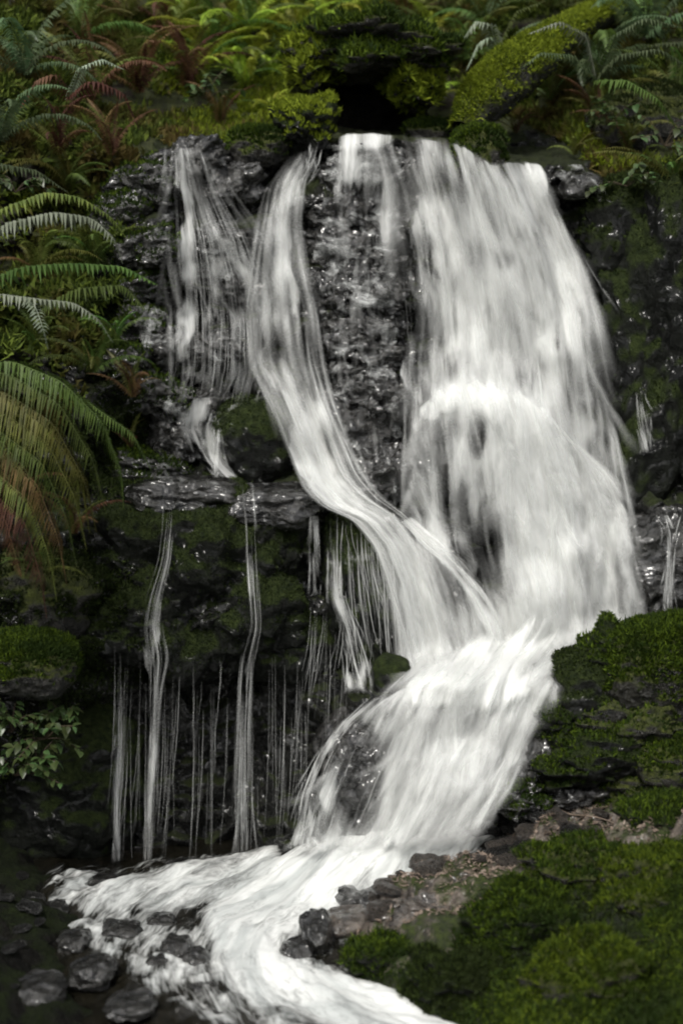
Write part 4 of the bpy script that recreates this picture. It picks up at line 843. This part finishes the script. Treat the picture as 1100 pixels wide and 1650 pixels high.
# azimuth 0 = towards the right, 270 = towards the camera
FT = [
 # upper left
 (40, 120, 190, 11, 'fernblue', 'cool green fern in the upper left corner', 0), (130, 60, 170, 10, 'fern', 'dark green fern at the top left behind the brown fronds', 0),
 (0, 230, 190, 10, 'fernblue', 'cool green fern at the left edge above the arching fronds', 0), (205, 30, 150, 10, 'fernolive', 'olive fern at the top, left of the bright mossy shrubs', 0),
 (150, 170, 150, 10, 'fernbrown', 'brown dead fern hanging at upper left', -25), (225, 150, 150, 11, 'fernbrown', 'brown dead fern right of the pale tipped frond', -25), (300, 140, 140, 11, 'fernbrown', 'brown dead fern above the leftmost thread of water', -30),
 (95, 250, 130, 9, 'fernbrown', 'reddish brown dead fern near the left edge', -25), (180, 250, 110, 9, 'fernbrown', 'small brown fern over the dark wet rock', -30), (355, 200, 90, 8, 'fernbrown', 'small brown fern left of the round mossy rock', -30),
 (270, 60, 130, 10, 'fernolive', 'olive fern above the brown dead ones', 0),
 # upper centre
 (330, 90, 130, 11, 'fernlime', 'yellow green fern left of the top centre', 0), (400, 50, 140, 11, 'fernlime', 'bright yellow green fern near the top centre', 0), (395, 140, 110, 10, 'fernlime', 'low bright fern above the low mossy rock', 0),
 (460, 90, 120, 10, 'fernlime', 'bright fern beside the left moss lump', 0), (520, 40, 130, 11, 'fernlime', 'bright fern at the top, over the moss heap', 0), (590, 30, 120, 9, 'fernlime', 'yellow fern right of the bright top one', 0),
 (440, 180, 80, 9, 'fernlime', 'small bright fern touching the round mossy rock', 0), (350, 20, 130, 9, 'fern', 'green fern at the top edge, left of centre', 0), (480, 0, 120, 9, 'fern', 'green fern at the top edge above centre', 0),
 (650, 40, 120, 9, 'fernbrown', 'brown fern right of the moss heap', -10), (640, 0, 120, 9, 'fernolive', 'olive fern at the top edge behind the brown one', 0),
 (300, 30, 110, 10, 'fernlime', 'yellow green fern at the top edge left of the bright group', 0), (370, 115, 100, 10, 'fernlime', 'low yellow green fern in the middle of the bright group', 0), (430, 120, 100, 10, 'fernlime', 'bright fern just above the low mossy rock', 0), (480, 50, 110, 10, 'fernlime', 'bright fern between the top centre ferns', 0), (560, 20, 110, 10, 'fern', 'green fern at the top edge over the moss heap', 0),
 (320, 130, 100, 10, 'fernlime', 'light fern just above the wet lip rock of the leftmost thread', 0), (410, 90, 120, 11, 'fernlime', 'bright fern above the low bright fern at top centre', 0), (345, 60, 120, 10, 'fernlime', 'bright fern below the green fern at the top edge', 0), (500, 15, 120, 10, 'fernlime', 'bright fern at the top edge just left of the moss heap', 0), (620, 55, 90, 9, 'fernlime', 'light fern on the crown of the moss heap', 0), (700, 70, 100, 9, 'fernlime', 'light fern between moss heap and log', 0),
 # upper right
 (745, 95, 150, 10, 'fern', 'green fern left of the mossy log', 0), (700, 160, 100, 9, 'fernlime', 'small light fern at the foot of the log', 0), (780, 40, 160, 10, 'fernblue', 'cool green fern behind the mossy log', 0),
 (960, 120, 190, 12, 'fernblue', 'large cool green sword fern right of the log', 0), (1040, 60, 200, 12, 'fernblue', 'large sword fern in the upper right corner', 0), (890, 10, 150, 9, 'fern', 'fern at the top edge above the log', 0),
 (1090, 160, 170, 10, 'fern', 'green fern at the right edge below the corner fern', 0), (960, 200, 100, 9, 'fernbrown', 'brown fern hanging over the right end of the lip', -25), (1010, 240, 110, 9, 'fernolive', 'olive fern above the dark mossy rock at right', -10),
 (1085, 290, 130, 10, 'fern', 'green fern at the right edge over the black cliff rock', -10), (885, 160, 120, 9, 'fern', 'dark fern in the shade under the log', 0), (1060, 370, 90, 8, 'fernolive', 'small olive fern on the black cliff rock', -20),
 (720, 20, 120, 9, 'fern', 'fern at the top edge left of the log top', 0), (830, 215, 70, 7, 'fernbrown', 'small brown fern under the log at the lip', -20), (925, 250, 70, 7, 'fernolive', 'tiny olive fern at the right of the lip', -20),
 # left bank
 (110, 300, 120, 9, 'fern', 'green fern behind the pale arching fronds', -10), (150, 430, 120, 9, 'fern', 'green fern in shade below the pale arching fronds', -10), (60, 440, 120, 9, 'fernolive', 'dim olive fern at the left edge in the shade', -10),
 (150, 600, 110, 9, 'fern', 'green fern above the big drooping fronds', -10), (215, 640, 90, 8, 'fernolive', 'small olive fern on the slope beside wet stones', -20), (185, 560, 90, 8, 'fern', 'small green fern beside the wet stones', -20), (60, 560, 110, 9, 'fern', 'green fern behind the forked pale frond', -10),
 (210, 720, 70, 7, 'fernolive', 'small olive fern at the left end of the ledge', -20), (20, 830, 130, 9, 'fernbrown', 'brown fern under the big drooping fronds', -30), (120, 860, 110, 8, 'fernolive', 'olive fern under the big drooping fronds', -30), (60, 930, 90, 8, 'fern', 'dark fern low at the left edge', -20),
]
for i, (u, v, sz, n, mat, lab, tl) in enumerate(FT):
    fern(u, v, Ys(u, v) - .12, sz, n, mat, lab, i * 7 + 3, tilt=tl, az=(150, 390) if tl < -5 else (0, 360), mat2={'fernblue': 'fern', 'fern': 'fernolive', 'fernbrown': 'fernolive', 'fernlime': 'fern', 'fernolive': 'fernbrown'}[mat])
# ferns whose fronds are seen singly: each frond follows its own arc
def hand_fern(label, fronds, seed):
    e = bpy.data.objects.new('fern', None); COL.objects.link(e); p0 = np.array(at(*fronds[0][0][0])); e.location = p0
    e['label'] = label; e['category'] = 'fern'; e['group'] = 'sword ferns on the slopes'
    for k, (pts, pl, mat, dr, n) in enumerate(fronds):
        V, Fc = frond_geo([at(*p) for p in pts], pl, n=n, droop=dr, seed=seed + k, rw=.005, wfac=.75)
        link('frond', mesh_np('frond', V - p0, Fc, smooth=False), M[mat], parent=e)
hand_fern('fern with two pale fronds arching over a dark gap at left', [
    ([(-60, 430, 8.9), (10, 362, 8.85), (90, 342, 8.8), (150, 352, 8.8), (185, 385, 8.75), (198, 425, 8.75)], .075, 'fernpale', .9, 44),
    ([(-60, 400, 9.0), (10, 335, 8.95), (75, 310, 8.95), (130, 318, 8.9), (180, 350, 8.9), (205, 385, 8.9)], .07, 'fernolive', .7, 44),
    ([(-60, 470, 9.1), (40, 430, 9.0), (120, 425, 9.0), (200, 430, 9.0), (255, 460, 8.95)], .08, 'fern', .7, 40),
    ([(-60, 300, 9.1), (0, 265, 9.1), (60, 275, 9.1), (110, 310, 9.1)], .07, 'fernblue', .5, 30)], 300)
hand_fern('fern with a forked pale frond below the arching pair at left', [
    ([(-60, 500, 8.9), (0, 474, 8.85), (60, 482, 8.8), (120, 488, 8.8), (160, 515, 8.75), (182, 552, 8.75)], .05, 'fernpale', .8, 38),
    ([(40, 478, 8.85), (58, 495, 8.8), (70, 530, 8.75), (78, 562, 8.75)], .055, 'fernpale', .2, 16),
    ([(70, 500, 9.1), (130, 465, 9.0), (200, 460, 9.0), (235, 500, 8.95)], .09, 'fern', .7, 34)], 320)
hand_fern('big green fern drooping from the left edge beside the ledge', [
    ([(-80, 600, 8.8), (20, 582, 8.7), (100, 615, 8.6), (165, 680, 8.55), (195, 760, 8.55), (200, 820, 8.55)], .11, 'fern', .9, 84),
    ([(-80, 640, 8.7), (10, 640, 8.6), (80, 690, 8.5), (130, 770, 8.45), (145, 860, 8.45)], .105, 'fernolive', .9, 80),
    ([(-80, 690, 8.6), (-10, 700, 8.55), (45, 760, 8.45), (75, 850, 8.4), (80, 930, 8.4)], .105, 'fernolive', .9, 76),
    ([(-80, 760, 8.5), (-30, 780, 8.45), (10, 840, 8.4), (35, 930, 8.35)], .09, 'fernbrown', .9, 60),
    *[([(-80, 610 + 26 * k, 8.75 - .03 * k), (10 - 6 * k, 600 + 30 * k, 8.65 - .03 * k), (95 - 9 * k, 650 + 32 * k, 8.55 - .03 * k), (150 - 14 * k, 740 + 32 * k, 8.5 - .03 * k), (172 - 16 * k, 830 + 28 * k, 8.5 - .03 * k)], .10, ['fern', 'fernolive', 'fernolive', 'fern', 'fernbrown', 'fernolive', 'fernbrown'][k], .9, 76) for k in range(7)],
    ([(-80, 620, 8.95), (40, 600, 8.9), (130, 640, 8.9), (215, 700, 8.85), (245, 760, 8.85)], .085, 'fern', .8, 70)], 340)
hand_fern('sword fern with long thin fronds crossing above the mossy log', [
    ([(960, 130, 10.6), (945, 60, 10.6), (900, 35, 10.5), (850, 55, 10.5)], .07, 'fernpale', .6, 30), ([(960, 130, 10.6), (990, 60, 10.5), (1040, 30, 10.4), (1100, 45, 10.4)], .08, 'fernblue', .5, 34),
    ([(960, 130, 10.6), (1000, 90, 10.5), (1060, 80, 10.4), (1130, 120, 10.4)], .08, 'fernblue', .5, 34), ([(960, 130, 10.6), (920, 90, 10.5), (870, 85, 10.4), (840, 110, 10.4)], .06, 'fernblue', .6, 28),
    ([(960, 130, 10.6), (1010, 130, 10.4), (1060, 160, 10.3), (1095, 215, 10.3)], .08, 'fern', .6, 32)], 360)
hand_fern('fern with pale drooping fronds left of the mossy log', [
    ([(800, 80, 10.9), (790, 40, 10.8), (765, 35, 10.8), (738, 75, 10.8)], .07, 'fernpale', .6, 24), ([(810, 90, 10.9), (790, 60, 10.8), (770, 70, 10.8), (750, 115, 10.8)], .06, 'fernpale', .6, 24),
    ([(800, 80, 10.9), (830, 20, 10.9), (880, 0, 10.9)], .07, 'fern', .5, 24)], 380)
hand_fern('brown fern with one pale curled frond at upper left', [
    ([(110, 160, 10.3), (130, 110, 10.2), (165, 95, 10.2), (200, 112, 10.2)], .045, 'fernpale', .7, 24), ([(110, 160, 10.3), (150, 130, 10.2), (200, 150, 10.2), (225, 210, 10.2)], .06, 'fernbrown', .8, 24),
    ([(110, 160, 10.3), (90, 120, 10.2), (60, 130, 10.2), (30, 180, 10.2)], .06, 'fernbrown', .8, 24)], 400)

# ------------------------------------------------------------------ ground cover on the slopes, moss on the cliff
CF = grid_faces(len(GV), len(GU)); CV = P1.reshape(-1, 3)
def slope_w(c_, N):
    u, v = uv_of(c_); lim = np.interp(u, [-100, 0, 150, 250, 420, 520, 540, 700, 740, 940, 1000, 1100, 1200], [900, 800, 620, 235, 235, 190, 90, 90, 150, 245, 330, 430, 480])
    return (v < lim) * (u > -120) * (u < 1230) * (v > -120) * sstep(.3, .55, .5 + .6 * fbm(c_ * 4, 3, 33))
add_tufts('ground_cover', CV, CF, 90000, slope_w, 'cover', .05, .022, label='low leafy ground cover and moss on the slopes around the falls', up=.35)
add_tufts('moss', CV, CF, 120000, lambda c_, N: slope_w(c_, N) * (lambda u, v: oval(u, v, 420, 110, 190, 190) + oval(u, v, 600, 60, 120, 80) + .25 * oval(u, v, 30, 350, 80, 60) + .3 * oval(u, v, 1000, 230, 120, 60))(*uv_of(c_)), 'mosslime', .04, .016, label='bright yellow green moss on the slope at top centre', up=.35)
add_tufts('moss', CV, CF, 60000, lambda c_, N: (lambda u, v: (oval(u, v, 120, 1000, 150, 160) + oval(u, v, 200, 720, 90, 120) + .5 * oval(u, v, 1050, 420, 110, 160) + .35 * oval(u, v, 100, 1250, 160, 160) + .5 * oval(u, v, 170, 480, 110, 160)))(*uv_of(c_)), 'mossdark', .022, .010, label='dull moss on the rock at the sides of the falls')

# ------------------------------------------------------------------ leafy plants at the left
def leaf_mesh(seed, L=.06, Wd=.036):
    r = np.random.default_rng(seed); x = np.array([0, .25, .5, .75, 1.]) * L; w = np.array([.0, .85, 1, .62, 0]) * Wd * .5; V = []
    for i in range(5): zc = -.25 * x[i] ** 2 / L; V += [(x[i], -w[i], zc + w[i] * .25), (x[i], 0, zc), (x[i], w[i], zc + w[i] * .25)]
    Fq = [(3 * i + a, 3 * i + 3 + a, 3 * i + 4 + a, 3 * i + 1 + a) for i in range(4) for a in (0, 1)]
    m = mesh_np('leaf', np.array(V), np.array(Fq)); m.materials.append(M['leaf']); return m
LM = [leaf_mesh(i, .05 + .01 * i, .03 + .006 * i) for i in range(3)]
LP = [(20, 1180, 8.75, 90, 'leafy plant at the left edge just under the moss cushion'), (75, 1190, 8.8, 75, 'leafy plant with pale leaves beneath the moss cushion'), (25, 1250, 8.7, 80, 'low leafy plant at the left edge, lowest of its cluster'), (60, 1235, 8.75, 60, 'small leafy plant hanging over the dark recess'), (100, 1160, 8.9, 45, 'tiny leafy sprig beside the moss cushion'),
      (1010, 300, 9.95, 70, 'leafy sprig above the dark mossy rock at upper right'), (1070, 235, 10.2, 80, 'leafy plant under the ferns at upper right'), (990, 190, 10.5, 60, 'small leafy plant right of the log'), (330, 160, 10.7, 60, 'leafy plant among brown ferns above the falls'), (25, 310, 9.4, 60, 'light green leafy plant behind the arching fronds')]
for i, (u, v, Y, sz, lab) in enumerate(LP):
    r2 = random.Random(i + 50); e = bpy.data.objects.new('leafy_plant', None); COL.objects.link(e); e.location = at(u, v, Y); e['label'] = lab; e['category'] = 'plant'; e['group'] = 'leafy plants on the banks'; R = sz * Y / F
    Vs, Fs, b = [], [], 0
    for k in range(7):
        d = Vector((r2.uniform(-1, 1), r2.uniform(-.9, .2), r2.uniform(-.3, 1))).normalized() * R * r2.uniform(.5, 1); p = spline([(0, 0, 0), tuple(d * .5 + Vector((0, 0, R * .15))), tuple(d)], 8)
        V, Fq = tube(p, [.0025] * 8, 5, 0, 0); Vs.append(V); Fs.append(Fq + b); b += len(V)
        for j in (3, 4, 5, 6, 7):
            for s_ in (-1, 1):
                o = link('leaf', LM[r2.randrange(3)], parent=e); o.location = p[j]; o.rotation_euler = (r2.uniform(-.5, .5), r2.uniform(-.3, .7), math.atan2(d.y, d.x) + s_ * r2.uniform(.5, 1.4)); o.scale = [r2.uniform(.6, 1.05)] * 3
    link('stem', mesh_np('stem', np.concatenate(Vs), np.concatenate(Fs)), M['stem'], parent=e)

# ------------------------------------------------------------------ debris on the right bank: stones, litter and twigs
def bank_z(x, y):
    i = np.clip((np.asarray(x) + .4) / .012, 0, bx.shape[1] - 1).astype(int); j = np.clip((np.asarray(y) - 2.5) / .012, 0, bx.shape[0] - 1).astype(int); return zb[j, i]
r = np.random.default_rng(12)
k = 0; P_ = []
while k < 150:
    x, y = r.uniform(-.05, 1.9), r.uniform(8.05, 9.15); z = float(bank_z(x, y)); u, v = uv_of(np.array([x, y, z])); sdv = float(shore_dist(np.array([x]), np.array([y]), shore)[0])
    if sdv < -.06 or (y < 8.35 and sdv > .25) or u > 1150 or (v > 1400 + 0 * u and u > 760) or any(math.hypot(x - a, y - b) < .05 for a, b in P_): continue
    P_.append((x, y)); k += 1
STM = []
for i in range(6):
    V, Fc = rock_shape(3, (1, .85, .6), 200 + i, .7, .28); m = mesh_np('bank_stone', V, Fc); m.materials.append(M['brown' if i % 3 else 'wet']); STM.append(m)
for i, (x, y) in enumerate(P_):
    u_, v_ = uv_of(np.array([x, y, float(bank_z(x, y))])); colr = 'brown' if (i % 6) % 3 else 'black'
    plc = 'by the black stone pair in the stream' if u_ < 620 else 'at the stream edge under the lower fall' if u_ < 740 else 'in the rubble right of the lower fall' if u_ < 860 else 'in the middle of the debris strip' if u_ < 980 else 'in the debris near the right edge'
    o = link('bank_stone', STM[i % 6], label=f'small {colr} stone {plc}', cat='stone', group=f'small {colr} stones {plc}'); s = r.uniform(.022, .08); o.location = (x, y, float(bank_z(x, y)) + s * .2); o.scale = (s, s, s * r.uniform(.6, 1)); o.rotation_euler = (r.uniform(-.3, .3), r.uniform(-.3, .3), r.uniform(0, 6.3))
n = 22000; x = r.uniform(-.05, 2.0, n); y = r.uniform(7.9, 9.2, n); sdv = shore_dist(x, y, shore); kp = (sdv > -.05) & (r.random(n) < np.where(y < 8.3, .5, 1)); x, y = x[kp], y[kp]; n = len(x)
P = np.stack([x, y, bank_z(x, y) + r.uniform(0, .02, n)], -1); d = unit(r.normal(0, 1, (n, 3)) * np.array([1, 1, .35])); s = unit(np.cross(d, r.normal(0, .3, (n, 3)) + np.array([0, 0, 1]))); L = r.uniform(.01, .04, n)[:, None]; w = L * r.uniform(.12, .5, n)[:, None]
link('leaf_litter', mesh_np('leaf_litter', np.stack([P - d * L * .5, P - s * w * .5, P + d * L * .5, P + s * w * .5], 1).reshape(-1, 3), np.arange(4 * n).reshape(n, 4), smooth=False), M['litter'], label='brown leaf litter and bark scraps on the right bank', kind='stuff')
TW = [((770, 1330), (850, 1300), 'long thin twig on the crest of the right bank'), ((730, 1400), (800, 1365), 'pale twig pointing down the right bank'), ((900, 1310), (990, 1325), 'twig lying along the debris toward the right edge'), ((1010, 1300), (1090, 1285), 'twig near the right edge of the debris'), ((640, 1470), (700, 1440), 'short twig by the stream edge'), ((820, 1360), (870, 1325), 'short twig at the top of the moss')]
for i, (a, b, lab) in enumerate(TW):
    pts = []
    for t in np.linspace(0, 1, 6):
        u = a[0] + (b[0] - a[0]) * t; v = a[1] + (b[1] - a[1]) * t; yy = 8.5
        for _ in range(12): z = float(bank_z(float(at(u, v, yy)[0]), yy)); yy = .5 * yy + .5 * float(np.clip(y_on(v, z + .015), 7, 9.3))
        pts.append(tuple(at(u + r.normal(0, 2), v + r.normal(0, 3), yy)))
    V, Fq = tube(spline(pts, 16), np.linspace(.006, .0025, 16), 6, 0, 0); link('twig', mesh_np('twig', V, Fq), M['litter'], label=lab, cat='twig')

# dark stones on the shaded left shore
LSP = [(-1.25 - .03 * (i % 5) - r.uniform(0, .35), 7.3 + i * .085, r.uniform(.02, .055)) for i in range(24)]
for i, (x, y, q_) in enumerate(LSP):
    j = np.argmin((lx[0] - x) ** 2); k = np.argmin((ly[:, 0] - y) ** 2)
    o = link('shore_stone', STM[0] if i % 2 else STM[3], label='dark stone in the shade of the left shore', cat='stone', group='dark stones on the left shore'); o.location = (x, y, float(pl[k, j, 2]) + q_ * .2); o.scale = (q_, q_, q_ * .7); o.rotation_euler = (0, .2, i * 1.7)
